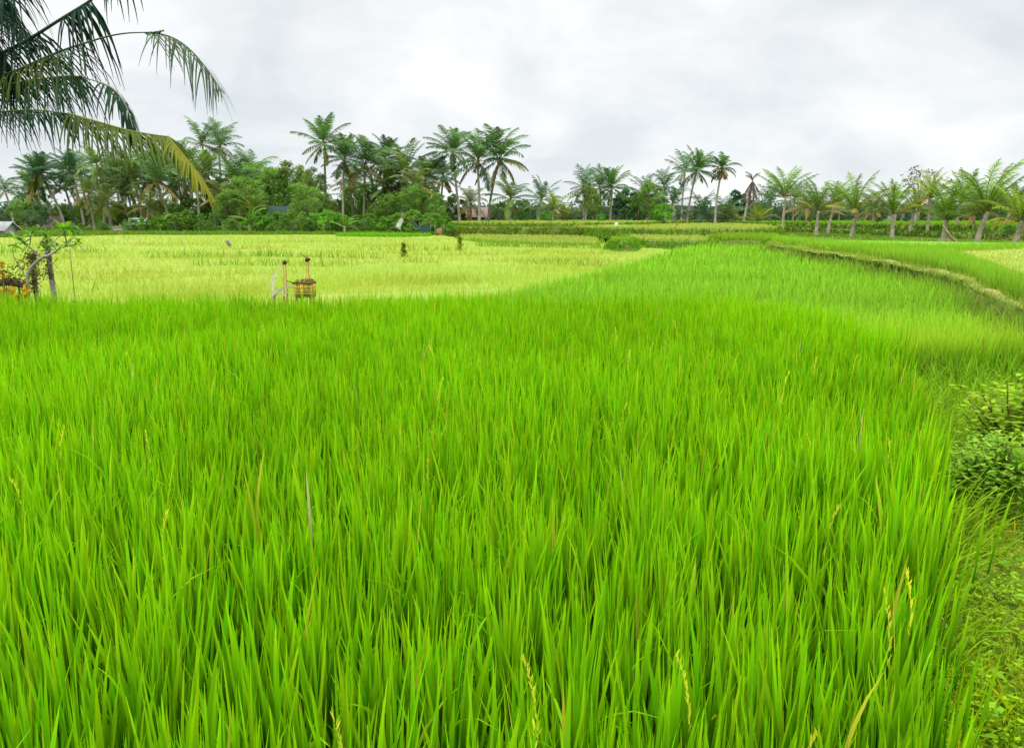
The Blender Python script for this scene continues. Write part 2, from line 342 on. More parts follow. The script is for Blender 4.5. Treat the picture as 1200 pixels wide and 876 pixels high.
# --- pale ripening paddy
slab('rice_canopy_base',D_poly,.14,-.39,M_PALE,6,step=2,jit=.05,flare=.05,sm=0)
mb=MB(); x,y=scatter(D_poly,2.6e5,2.3,10,95,cap=1100)
def dtip(x,y,ct,cb):
    s=n2(x,y*2.6,.11,7.7); g=np.clip((s-.12)*3.2,0,1)[:,None]*.7
    s2=n2(x*.35,y,.5,2.2); y2=np.clip(s2*1.5,0,1)[:,None]*.5
    ct=ct*(1-g*.6)+np.array([.28,.42,.05])*g*.6; ct=ct*(1-y2)+np.array([.42,.43,.06])*y2; return ct,cb
crop_blades(mb,x,y,-.3,.62,lambda d:np.maximum(.014,.0009*d),np.array([.37,.50,.065]),np.array([.26,.38,.035]),K=2,tipfun=dtip,lean=.45,spread=.9,yellow=.04,hv=.05,patch=.05)
tag(mb.build('rice_crop',M_RICE),'pale yellow green ripening rice of the wide paddy on the left','rice crop',kind='stuff')

def fringe(mb, line, z0, H, k, c_tip, c_base, wid=.3, wf=None, zj=0):
    L=sum(np.hypot(line[i+1][0]-line[i][0],line[i+1][1]-line[i][1]) for i in range(len(line)-1)); n=int(L*k)
    seg=np.array(line); cum=np.concatenate([[0],np.cumsum(np.hypot(*np.diff(seg,axis=0).T))]); s=RNG.random(n)*cum[-1]
    x=np.interp(s,cum,seg[:,0])+RNG.normal(0,wid,n); y=np.interp(s,cum,seg[:,1])+RNG.normal(0,wid,n)
    z=z0+RNG.uniform(-zj,zj,n) if zj else np.full(n,z0)
    crop_blades(mb,x,y,z,H,wf or (lambda d:np.maximum(.015,.0012*d)),np.array(c_tip),np.array(c_base),K=2,lean=.3,spread=.5,hv=.25,patch=.3,yellow=.06)

mb=MB(); x,y=scatter(D_poly,5e4,2.2,10,60,cap=200); q=n2(x*.8,y,.28,12.)>.16; x=x[q]; y=y[q]
crop_blades(mb,x,y,.10,.30,lambda d:np.maximum(.014,.0009*d),np.array([.46,.52,.09]),np.array([.32,.42,.05]),K=2,lean=.9,spread=.9,var=.12)
tag(mb.build('rice_crop',M_RICE),'yellow drooping ears standing out in patches of the pale paddy','rice crop',kind='stuff')
# low grass bunds crossing the pale paddy
mb=MB()
BL=[([P(175,295,.4),P(300,293,.4),P(440,295.5,.4)],1),([P(230,302,.4),P(330,303,.4),P(400,304,.4)],.7),
    ([P(618,301,.4),P(660,302.5,.4),P(720,305,.4)],1.2),([P(470,299,.4),P(500,300,.4)],1),
    ([P(560,283,.4),P(640,284.5,.4),P(706,286,.4)],1.2),([P(540,288,.4),P(420,287,.4)],.4),([P(-20,291,.4),P(60,288,.4),P(120,289,.4)],.6),([P(60,330,.4),P(200,326,.4)],.25)]
for l,k in BL: fringe(mb,l,-.2,.60,42*k,(.20,.38,.04),(.08,.19,.02),.30)
tag(mb.build('grass',M_RICE),'dark green grass growing on the low bunds in the pale paddy','grass',kind='stuff')

# --- terraces
rice_terr=MB(); pale_terr=MB(); bankgrass=MB()
def terrace(name, poly, zt, zb, canopy,jit=.08, pale=False, grass=True, seed=0, k=1.0, H=.35, cap=200, top=None, pad=.0, gcol=None):
    o,pts,nr=slab(name,poly,zt,zb,M_BANK,seed,step=1.2,jit=jit,flare=.35)
    mbx=pale_terr if pale else rice_terr
    if canopy:
        A=np.array(poly,float); dm=np.hypot(*A.T)
        x,y=scatter(poly,1.4e5*k,2.3,max(6,dm.min()-8),dm.max()+2,cap=cap)
        tipc=top if top is not None else (np.array([.52,.62,.13]) if pale else np.array([.28,.46,.04]))
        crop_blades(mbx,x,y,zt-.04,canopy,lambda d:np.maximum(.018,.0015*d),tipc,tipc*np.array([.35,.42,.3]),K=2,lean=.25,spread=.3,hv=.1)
    if grass:
        A=np.array(pts); Q=A+nr*.15; ph=np.hypot(*A.T); L=np.linalg.norm(np.roll(A,-1,0)-A,axis=1)
        for i in range(len(A)):
            if abs(A[i][0])>A[i][1]*.8+2 or (nr[i]@A[i])>0: continue
            nn=int(L[i]*min(70,4500/ph[i])*max(.4,(zt-zb)))
            if nn<1: continue
            s=RNG.random(nn)[:,None]; B=A[i]*(1-s)+A[(i+1)%len(A)]*s
            f=RNG.random(nn); B=B+nr[i]*(.35*f[:,None]+.03)
            gc=1.15*np.array(gcol) if gcol is not None else np.array([.15,.30,.02])
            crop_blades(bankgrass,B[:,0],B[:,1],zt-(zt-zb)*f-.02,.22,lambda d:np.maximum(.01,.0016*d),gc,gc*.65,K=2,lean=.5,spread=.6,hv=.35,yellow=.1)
    return pts

# right-hand raised paddy above its bank
bund_line=[P(902.5,284,.76),P(925,288.5,.76),P(950,293,.76),P(1000,298.5,.76),P(1050,308,.76),P(1101,317,.76),P(1138,327,.76),P(1151,336,.76),P(1199,355,.76),P(1290,382,.76)]
E_back=[(36,22),(24,30),P(1113,288.5,.9),P(1088,283,1.05),P(1000,280,1.05),P(930,276.5,1.0),P(907,275.5,1.0)]
E_front=[(p[0]+.28+.004*p[1],p[1]+.35+.015*p[1]) for p in bund_line]
terrace('terrace',bund_line+[(14,9)]+E_back,.66,-.38,None,seed=11,grass=True,gcol=(.2,.30,.05))
Epoly=E_front+[(14,10)]+E_back
x,y=scatter(Epoly,2.6e5,2.3,9,66,cap=900)
pn=np.array([P(1113,290,1.0),P(1151,303,1.0),P(1215,325,1.0),(22,14),(36,22),(24,30)])
isp=inpoly(x,y,pn)
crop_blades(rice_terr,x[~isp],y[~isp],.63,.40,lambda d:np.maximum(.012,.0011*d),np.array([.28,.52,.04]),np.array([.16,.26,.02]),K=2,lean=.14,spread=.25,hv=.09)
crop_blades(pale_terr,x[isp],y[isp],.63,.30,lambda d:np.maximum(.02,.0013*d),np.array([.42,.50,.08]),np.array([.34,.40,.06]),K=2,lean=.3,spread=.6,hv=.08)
slab('rice_canopy_base',[(p[0]*.995+.25,p[1]+.25) for p in E_front]+[(14,10.3)]+[(p[0]-.2,p[1]-.3) for p in E_back],.80,.5,M_GREEN,12,step=1,jit=.04,flare=.02,sm=0)
# pale earthen lip along that paddy
mbb=MB(); ln=np.array(resample(smoothpoly(bund_line,2,closed=False),.35,0,closed=False)); 
T=np.gradient(ln,axis=0); T/=np.linalg.norm(T,axis=1,keepdims=True); Nn=np.stack([-T[:,1],T[:,0]],1)
prof=[(-.085,.715),(-.075,.74),(-.04,.765),(.04,.768),(.09,.74),(.1,.6)]
vv=[]; 
wob=n2(ln[:,0],ln[:,1],1.4,5.5)
for (a,z),ii in zip(prof,range(6)):
    vv.append(np.column_stack([ln[:,0]+Nn[:,0]*(a*(.45+.033*ln[:,1])+wob*.05),ln[:,1]+Nn[:,1]*(a*(.45+.033*ln[:,1])+wob*.05),z+wob*.05+RNG.normal(0,.012,len(ln))]))
vv=np.stack(vv,1); nL=len(ln); q=[(i*6+j,i*6+j+1,(i+1)*6+j+1,(i+1)*6+j) for i in range(nL-1) for j in range(5)]
mbb.add(vv.reshape(-1,3),q); tag(mbb.build('bund',M_BUND,smooth=True),kind='structure')
fringe(bankgrass,[tuple(p) for p in ln],.68,.13,110,(.34,.44,.08),(.2,.3,.04),.09,lambda d:np.maximum(.008,.0009*d))
fringe(bankgrass,[(p[0]-.3,p[1]-.3) for p in ln],.35,.3,60,(.26,.38,.06),(.14,.2,.03),.14,lambda d:np.maximum(.01,.001*d),zj=.12)

# orchard strip under the young palms, and the stepped bank behind it
terrace('terrace',[P(905,283,.5),(20,36),(36,22),(80,22),(80,50),(30,95),P(880,270,.5)],.48,-.39,.16,seed=13,k=.7,top=np.array([.2,.36,.03]))
def at(px,d): return ((px-600)/F*d/CP*.985, d)
terrace('terrace',[at(893,80),at(1000,66),at(1100,52),at(1200,46),at(1400,42),(70,110),(30,130)],.85,.3,.18,seed=14,k=.8,top=np.array([.12,.27,.02]),gcol=(.08,.17,.02))
terrace('terrace',[at(900,86),at(1000,71),at(1100,56.5),at(1200,50),at(1400,46),(120,120),(60,170),(36,170)],1.22,.7,.26,seed=15,k=1.0,top=np.array([.22,.44,.03]),gcol=(.07,.15,.02))
# middle distance terraces
terrace('terrace',[P(752,278,.75),P(800,279,.75),P(850,280,.75),P(905,281.5,.75),P(925,277,.75),(30,100),P(720,265,.75),P(722,272,.75)],.55,-.39,.24,seed=16,pale=True,gcol=(.13,.33,.02))
terrace('terrace',[P(829,274.5,.95),P(850,276,.95),P(905,277,.95),P(915,275,.95),P(903,272.5,.95),P(850,271.5,.95)],.70,.4,.33,seed=17,gcol=(.15,.36,.02))
terrace('terrace',[P(700,266.5,1.1),P(760,267.5,1.1),P(860,268,1.1),P(905,267.5,1.1),(38,110),(60,200),(0,200)],1.0,.3,.25,seed=18,pale=True,gcol=(.13,.30,.02))
terrace('terrace',[P(716,279,.8),P(742,279.5,.8),P(742,276,.8),P(718,275,.8)],.62,.1,.2,seed=23,gcol=(.1,.28,.02))
terrace('terrace',[at(533,75),at(600,72),at(690,70),at(722,76),at(735,120),at(500,120)],.95,-.39,.14,seed=19,top=np.array([.3,.36,.05]),gcol=(.16,.23,.03))
terrace('terrace',[at(528,80),at(620,77),at(700,77),at(740,84),(60,200),(-20,200)],1.28,.7,.26,pale=True,seed=20,gcol=(.10,.27,.02))
terrace('terrace',[P(538,277.5,.45),P(620,281,.45),P(700,282.5,.45),P(704,276,.45),P(640,272,.45),P(540,272,.45)],.22,-.39,.26,pale=True,seed=21,gcol=(.14,.34,.02))
# level ground under the left-hand trees
terrace('terrace',[(-120,70),P(-60,277.5,.3),P(0,276,.3),P(120,273.6,.3),P(250,273.2,.3),P(350,273.2,.3),P(470,273.2,.3),P(522,273.5,.3),(-9,80),(-5,110),(-5,220),(-200,220)],.32,-.39,.22,jit=.5,seed=22,top=np.array([.16,.33,.03]),gcol=(.12,.24,.03))
fringe(bankgrass,[P(-60,277.5,.3),P(0,276,.3),P(120,273.8,.3),P(250,273.4,.3),P(350,273.4,.3),P(470,273.4,.3),P(522,273.7,.3)],.05,.45,60,(.16,.30,.03),(.09,.18,.02),.5)
# a strip of fresh green rice before the dark bushes
mbs=MB(); pl=[P(392,273.3,.45),P(440,273.8,.45),P(478,274.0,.45),P(500,273.6,.45),P(505,272.6,.45),P(400,271.8,.45)]
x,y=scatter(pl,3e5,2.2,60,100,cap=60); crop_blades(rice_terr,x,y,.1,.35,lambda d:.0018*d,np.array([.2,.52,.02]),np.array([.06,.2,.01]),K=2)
tag(rice_terr.build('rice_crop',M_RICE),'fresh green rice standing on the raised terraces to the right','rice crop',kind='stuff')
tag(pale_terr.build('rice_crop',M_RICE),'pale ripe rice on the distant stepped terraces','rice crop',kind='stuff')
slab('rice_canopy_base',[(p[0],p[1]) for p in [P(1120,291,.9),P(1155,303,.9),P(1215,322,.9),(20,15),(33,22.5),(23,29)]],.87,.5,M_PALE,33,step=1,jit=.04,bumpz=.004,flare=.02,sm=0)
tag(bankgrass.build('grass',M_RICE),'rough grass growing on the terrace banks','grass',kind='stuff')

# --- weeds on the path
mb=MB(); n=190000; x=.4+7.6*RNG.random(n)**1.5; y=.2+8*RNG.random(n)**1.25; pp=[(.7,.2),(1.2,2.0),(2.1,3.8),(2.7,5.2),(3.2,6.5),(3.5,8.1),(8,8.2),(8,.2)]
m=inpoly(x,y,pp); x=x[m];y=y[m]; hn=n2(x,y,1.3,9.0)
m=RNG.random(len(x))<np.clip(.65+hn*.9,.25,1); x=x[m];y=y[m]; hn=hn[m]; n=len(x)
L=np.abs(RNG.normal(.075,.035,n))*(1+hn*.8)+.02; c=np.array([.38,.54,.008])*(1+.5*hn[:,None]+.25*RNG.normal(0,1,(n,1))); c[:,0]*=1+.3*RNG.normal(0,1,n)
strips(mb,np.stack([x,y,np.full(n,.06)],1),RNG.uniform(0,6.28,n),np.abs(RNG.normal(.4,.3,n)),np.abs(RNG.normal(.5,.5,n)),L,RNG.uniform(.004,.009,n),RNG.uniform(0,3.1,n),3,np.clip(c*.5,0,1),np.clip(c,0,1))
def leaves(mb, cen, size, colr, flat=0.0, asp=.5, cvar=.15):
    """diamond leaves with a fold, vectorised"""
    n=len(cen); a=RNG.uniform(0,2*np.pi,n); el=RNG.normal(0,.6,n)*(1-flat)
    d=np.stack([np.cos(a)*np.cos(el),np.sin(a)*np.cos(el),np.sin(el)],1)
    r=RNG.normal(0,1,(n,3)); r[:,2]*=(1-flat*.9)
    s=np.cross(d,r if flat<.5 else np.array([0,0,1.])+r*.25); s/= (np.linalg.norm(s,axis=1,keepdims=True)+1e-9)
    size=np.broadcast_to(size,(n,))[:,None]
    v=np.stack([cen-d*size*.5,cen+s*size*asp*.5-d*size*.05,cen+d*size*.5,cen-s*size*asp*.5-d*size*.05],1)
    c=np.asarray(colr,float)
    if c.ndim==1: c=np.tile(c,(n,1))
    c=c*(1+cvar*RNG.normal(0,1,(n,1)))
    i=np.arange(n)[:,None]*4
    mb.add(v.reshape(-1,3),i+np.array([[0,1,2,3]]),c=np.clip(np.repeat(c,4,axis=0),0,1))
wb=MB(); n=150000; x=.6+6.4*RNG.random(n)**1.5; y=.3+7.8*RNG.random(n)**1.2; m=inpoly(x,y,pp); x=x[m]; y=y[m]; hn=n2(x,y,2.1,4.0)
m=RNG.random(len(x))<np.clip(.45+hn*1.8,.05,1); x=x[m]; y=y[m]
leaves(mb,np.stack([x,y,RNG.uniform(.07,.15,len(x))],1),RNG.uniform(.015,.035,len(x)),np.array([.33,.52,.012]),flat=.7,asp=.7,cvar=.25)
tag(mb.build('weeds',M_RICE),'short weeds and clover covering the path at the lower right','weeds',kind='stuff')
n=9000; x=.9+5*RNG.random(n)**1.4; y=.6+7*RNG.random(n); m=inpoly(x,y,pp); x=x[m]; y=y[m]; hn=n2(x,y,2.7,14.0); m=hn>.12; x=x[m]; y=y[m]
cx=x+0; leaves(mb if False else wb,np.stack([x,y,RNG.uniform(.10,.20,len(x))],1),RNG.uniform(.03,.065,len(x)),np.array([.20,.40,.02]),flat=.75,asp=.55,cvar=.25)
tag(wb.build('weeds',M_FOL),'broad leafed low weeds growing in patches along the path','weeds',kind='stuff')
# long arching grass where the bund meets the bushes
mb=MB(); n=3600; s=RNG.random(n)**.6; x=np.interp(s,[0,.25,.5,.75,1],[1.0,1.75,2.55,3.1,3.35])+np.abs(RNG.normal(.08,.16,n)); y=np.interp(s,[0,.25,.5,.75,1],[1.7,3.1,4.7,6.1,7.6])
k=np.clip((y-1.5)/3,.2,.9)
c=np.array([.33,.54,.02])*(1+.25*RNG.normal(0,1,(n,1)))
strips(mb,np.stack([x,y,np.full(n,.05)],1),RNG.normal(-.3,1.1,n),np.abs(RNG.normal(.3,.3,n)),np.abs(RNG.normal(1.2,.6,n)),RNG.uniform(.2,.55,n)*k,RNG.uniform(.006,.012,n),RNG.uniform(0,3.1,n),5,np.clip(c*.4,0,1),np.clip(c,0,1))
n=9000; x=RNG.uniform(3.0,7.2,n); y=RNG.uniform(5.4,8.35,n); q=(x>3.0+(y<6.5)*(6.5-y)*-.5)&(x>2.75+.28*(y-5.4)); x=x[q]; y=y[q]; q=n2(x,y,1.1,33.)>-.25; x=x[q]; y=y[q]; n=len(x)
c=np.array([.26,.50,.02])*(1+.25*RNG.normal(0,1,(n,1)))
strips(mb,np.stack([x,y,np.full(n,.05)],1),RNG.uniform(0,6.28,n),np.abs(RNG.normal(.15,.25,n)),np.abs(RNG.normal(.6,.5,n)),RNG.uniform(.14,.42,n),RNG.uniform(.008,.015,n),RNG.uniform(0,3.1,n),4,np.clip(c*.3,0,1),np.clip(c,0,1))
m=30; strips(mb,np.stack([RNG.uniform(1.2,3,m),RNG.uniform(2.2,5.5,m),np.full(m,.1)],1),RNG.uniform(0,6.28,m),RNG.uniform(.4,1.2,m),RNG.uniform(.3,1,m),RNG.uniform(.2,.45,m),np.full(m,.007),RNG.uniform(0,3,m),4,np.tile([.4,.3,.1],(m,1)),np.tile([.55,.42,.2],(m,1)))
tag(mb.build('grass',M_RICE),'long arching grass leaning out of the bund on the right','grass',kind='stuff')

# ------------------------------------------------------------------ shrubs near the path
def shrub(base, H, R, nst, leafsz, c, label, seed, dens=1.0, flat=.5, lift=.35):
    global RNG
    root=empty('shrub',base); tag(root,label,'shrub')
    r=np.random.default_rng(seed); st=MB(); lf=MB()
    for i in range(nst):
        a=r.uniform(0,6.28); rad=R*math.sqrt(r.random())*1.0; h=H*r.uniform(.6,1)*(1-.25*(rad/R)**2)
        pts=[(0+.02*math.cos(a),0+.02*math.sin(a),0)]
        for t in (.35,.7,1): pts.append((math.cos(a)*rad*t+r.normal(0,.015),math.sin(a)*rad*t+r.normal(0,.015),h*(t**.8)))
        st.tube(pts,[.011,.008,.006,.003],5,(.16,.11,.06))
        for t in np.linspace(lift,1,7):
            p=np.array([math.cos(a)*rad*t,math.sin(a)*rad*t,h*t**.8]); k=int(9*dens)
            cc=p+r.normal(0,.045,(k,3)); tone=c*(1+.35*(t-.6))
            leaves(lf,cc,r.uniform(.6,1.2,k)*leafsz,tone,flat=flat,asp=.42)
    st.build('stem',M_BARK,root); lf.build('leaves',M_FOL,root); return root
shrub((3.35,5.0,.07),.74,.42,60,.068,np.array([.33,.50,.03]),'broad leafy yellow green shrub behind the fern like one on the right',3,dens=1.2,flat=.75,lift=.3)
shrub((2.83,4.45,.07),.50,.27,40,.05,np.array([.24,.42,.04]),'lower dense dark green shrub nearest the path on the right',4,dens=2.2,lift=.2)
shrub((3.75,5.3,.07),.70,.35,26,.08,np.array([.15,.32,.04]),'dark glossy leafed shrub cut off by the right edge',5,dens=1.1,flat=.7)

# ------------------------------------------------------------------ palms
def nrm(a): return a/(np.linalg.norm(a,axis=-1,keepdims=True)+1e-9)
def frond(mb, pts, nl, LL, c, c2=None, t0=.18, t1=1.0, droop=.6, wid=.05, hang=.25, rr=.03, rcol=(.2,.24,.05), rng=None, sides=4, segs=2, taper=True, raggy=.05, rag=0.0):
    """one palm frond along a rachis"""
    r=rng; pts=np.asarray(pts,float); n=len(pts)
    mb.tube(pts,np.linspace(rr,rr*.25,n),sides,rcol,cap=False)
    cum=np.concatenate([[0],np.cumsum(np.linalg.norm(np.diff(pts,axis=0),axis=1))]); cum/=cum[-1]
    T=nrm(np.gradient(pts,axis=0))
    for side in (-1,1):
        t=np.linspace(t0,t1,nl)+r.normal(0,.3/nl,nl); t=np.clip(t,0,1); keep=r.random(nl)>raggy; t=t[keep]; m=len(t); jl=1+rag*r.normal(0,1,m); ja=r.normal(0,rag*.5,m)
        o=np.stack([np.interp(t,cum,pts[:,i]) for i in range(3)],1); tv=nrm(np.stack([np.interp(t,cum,T[:,i]) for i in range(3)],1))
        S=nrm(np.cross(tv,np.array([0,0,1.]))+1e-4)*side; U=np.cross(S,tv)*side
        u=(t-t0)/(t1-t0+1e-6); prof=(np.sin(np.clip(.12+u*.86,0,1)*np.pi)**.55) if taper else np.ones(m)
        l=LL*prof*r.uniform(.85,1.1,m)*np.clip(jl,.4,1.4); al=np.radians(68-38*u)+r.normal(0,.09,m)+ja
        d=nrm(tv*np.cos(al)[:,None]+S*np.sin(al)[:,None]+np.abs(U)*0+np.array([0,0,-1.])*hang+r.normal(0,.05+rag*.25,(m,3)))
        w=nrm(tv-(tv*d).sum(1,keepdims=True)*d)*(wid*.5)
        row=[]; p=o.copy(); dd=d.copy()
        for s in range(segs+1):
            k=s/segs; ww=w*(1-.85*k**1.5)*(.7 if s==0 else 1)
            row.append(np.stack([p-ww,p+ww],1))
            p=p+dd*(l/segs)[:,None]; dd=nrm(dd+np.array([0,0,-1.])*(droop*1.6/segs)*r.uniform(.6,1.4,(m,1)))
        v=np.stack(row,1).reshape(-1,3); K=segs
        i0=(np.arange(m)*(K+1)*2)[:,None]+(np.arange(K)*2)[None,:]
        q=np.stack([i0,i0+1,i0+3,i0+2],-1).reshape(-1,4)
        cc=np.asarray(c,float)[None,:]*(1+r.normal(0,.12,(m,1)))
        if c2 is not None: cc=cc*(1-u[:,None])+np.asarray(c2)[None,:]*u[:,None]
        mb.add(v,q,c=np.clip(np.repeat(cc,(K+1)*2,axis=0),0,1))
def arc(r, az, el, L, bend, n=8, base=(0,0,0), tw=0.0):
    pts=[np.array(base,float)]; e=el; a=az
    for i in range(n):
        pts.append(pts[-1]+np.array([math.cos(a)*math.cos(e),math.sin(a)*math.cos(e),math.sin(e)])*L/n)
        e-=bend/n*(.5+1.0*i/n)*1.15; e=max(e,-1.5); a+=tw/n
    return pts
def palm_crown(seed, nf, L, c, c_old, el_hi=1.5, el_lo=-.75, bend=.95, nl=38, wid=.11, leaf=1.05, droop=.5, dead=0, wind=0.0, bunch=0):
    r=np.random.default_rng(seed); mb=MB()
    for i in range(nf):
        f=i/(nf-1); az=i*2.39996+r.normal(0,.25); el=el_hi+(el_lo-el_hi)*f**1.35+r.normal(0,.1)
        l=L*(.78+.3*math.sin(math.pi*min(1,.25+f*.7)))*r.uniform(.85,1.1)
        cc=np.array(c)*(1+.45*(0.5-f))*(1+r.normal(0,.18))  # upper fronds painted lighter as if sunlit, lower ones darker
        if f>.82 and r.random()<.6: cc=np.array(c_old)*r.uniform(.8,1.2)
        frond(mb,arc(r,az,el,l,bend*r.uniform(.7,1.25)*(1-.35*f),tw=wind*math.sin(az)),nl,leaf*l/4.3,cc,t0=.16,droop=droop,wid=wid,hang=.12+.3*f,rr=.045,rcol=tuple(np.array([.22,.24,.06])),rng=r,sides=3)
    db=MB()
    for i in range(dead):
        az=r.uniform(0,6.28); frond(db,arc(r,az,r.uniform(-1.0,-.6),L*.55,.6,base=(0,0,-.15)),18,.6,(.22,.15,.08),t0=.1,droop=.8,wid=.09,hang=.9,rr=.04,rcol=(.2,.14,.08),rng=r,sides=3)
    return mb,db
G1=(.10,.21,.07); G2=(.15,.25,.06); G3=(.12,.21,.035); OLD=(.26,.24,.06); OR=(.30,.22,.07)
MESH={}
def mk(name,mbx,mat,smooth=False):
    o=mbx.build(name,mat,smooth=smooth); me=o.data; bpy.data.objects.remove(o); return me
CROWNS={}
for key,(seed,nf,L,c,co_,kw) in {
 'tall1':(1,24,4.0,G1,OLD,dict(dead=0)), 'tall2':(2,20,4.2,G1,OR,dict(el_lo=-.6,bend=1.35)), 'tall3':(3,26,3.8,G2,OLD,dict(el_lo=-1.0)),
 'wind':(4,18,4.2,G1,OLD,dict(wind=1.6,bend=1.2,el_lo=-.3,nl=26)), 'old':(5,22,4.0,G2,OR,dict(el_lo=-1.15,bend=1.3,dead=4)),
 'skirt':(6,18,2.8,G1,OLD,dict(el_lo=-.35,bend=1.7,dead=12,wid=.1)),
 'far':(7,20,3.8,(.09,.20,.12),(.12,.18,.1),dict(nl=20,wid=.13)), 'far2':(8,16,3.9,(.10,.21,.11),(.2,.22,.1),dict(nl=20,wid=.13,el_lo=-.4)),  # paler, bluer leaf colour stands in for distance haze
 'young1':(9,17,3.1,(.15,.28,.03),OR,dict(el_hi=1.5,el_lo=.35,bend=1.0,nl=36,wid=.06,leaf=.74)),
 'young2':(10,15,3.3,(.14,.26,.035),(.42,.34,.06),dict(el_hi=1.5,el_lo=.4,bend=1.2,nl=36,wid=.06,leaf=.74)),
 'young3':(11,18,3.0,(.24,.33,.03),(.48,.38,.05),dict(el_hi=1.45,el_lo=.05,bend=1.4,nl=36,wid=.06,leaf=.74)),
 'low':(12,18,3.6,(.14,.19,.045),(.38,.26,.06),dict(el_hi=1.4,el_lo=-.3,bend=1.7,nl=34,wid=.075,leaf=1.05)),
 'banana':(13,9,2.4,(.16,.34,.05),(.3,.34,.08),dict(el_hi=1.4,el_lo=.2,bend=1.2,nl=34,wid=.14,leaf=.55)),
 'shade':(14,26,4.1,(.05,.14,.07),(.12,.16,.05),dict(el_lo=-.9)),
}.items():
    a,b=palm_crown(seed,nf,L,c,co_,**kw); CROWNS[key]=(mk('crown',a,M_PALM),mk('dead_fronds',b,M_PALM) if b.n else None)
def nutmesh():
    mb=MB(); r=np.random.default_rng(3)
    for i in range(9):
        a=i*.7; p=np.array([math.cos(a)*.28,math.sin(a)*.28,-.25-r.random()*.25])
        pts=[p+np.array([0,0,z]) for z in (.14,.09,0,-.09,-.13)]; mb.tube(pts,[.02,.1,.13,.09,.02],7,(.25,.24,.06))
    return mk('coconuts',mb,M_BARK,True)
NUTS=nutmesh()
def trunk_mesh(H, lean, r0, r1, seed, c=(.30,.27,.22), n=14):
    r=np.random.default_rng(seed); mb=MB(); sa=lean; pts=[]; rad=[]
    ph=r.uniform(0,6.28)
    for i in range(n+1):
        t=i/n; pts.append((sa[0]*t**1.5+.012*H*math.sin(t*3+ph),sa[1]*t**1.5,H*t)); rad.append((r0+(r1-r0)*t)*(1+.22*math.exp(-t*H/.3))*(1+.05*(i%2)))
    pts.insert(0,(pts[0][0],pts[0][1],-.35)); rad.insert(0,rad[0]*1.1)
    mb.tube(pts,rad,8,c,c2=np.array(c)*.75); return mb
def palm(px, basepy, toppy, d, kind, label, lean=0, z0=None, scale=None, yaw=None, name='coconut_palm', group=None, r0=.16, tcol=(.30,.27,.22), nuts=False, topfrac=None):
    """lean: px of crown centre relative to base"""
    b=PD(px,basepy,d); z=b[2] if z0 is None else z0
    top=PD(px+lean,toppy,d)[2]
    L={'young1':3.1,'young2':3.3,'young3':3.0,'banana':2.4,'skirt':2.8}.get(kind,4.0)
    s=scale or 1.0
    up={'tall1':.82,'tall2':.8,'tall3':.8,'wind':.8,'old':.75,'skirt':.6,'young1':.85,'young2':.85,'young3':.8,'low':.8,'banana':.85}.get(kind,.8)*L*s
    H=max(.3,top-up-z); lx=lean*d/F
    root=empty(name,(b[0],b[1],z)); tag(root,label,'palm tree' if name!='banana_plant' else 'banana plant',group)
    sd=int(px*7+d)
    t=trunk_mesh(H,(lx,RNG.normal(0,.2)),r0,r0*.72,sd,tcol).build('trunk',M_BARK,root,smooth=True)
    cm,dm=CROWNS[kind]; cobj=bpy.data.objects.new('crown',cm); col.objects.link(cobj); cobj.parent=root
    tv=t.data.vertices[ (15)*8 ].co
    cobj.location=(lx,0,H-.05); cobj.scale=(s*RNG.uniform(.9,1.1),s*RNG.uniform(.9,1.1),s*RNG.uniform(.88,1.08)); cobj.rotation_euler=(RNG.normal(0,.13),RNG.normal(0,.13),yaw if yaw is not None else RNG.uniform(0,6.28))
    if dm:
        o=bpy.data.objects.new('dead_fronds',dm); col.objects.link(o); o.parent=root; o.location=cobj.location; o.scale=(s,)*3
    if nuts:
        o=bpy.data.objects.new('coconuts',NUTS); col.objects.link(o); o.parent=root; o.location=cobj.location
    return root
GL='coconut palms along the left of the field'; GR='distant coconut palms beyond the terraces'; GY='young palms below the terrace bank'
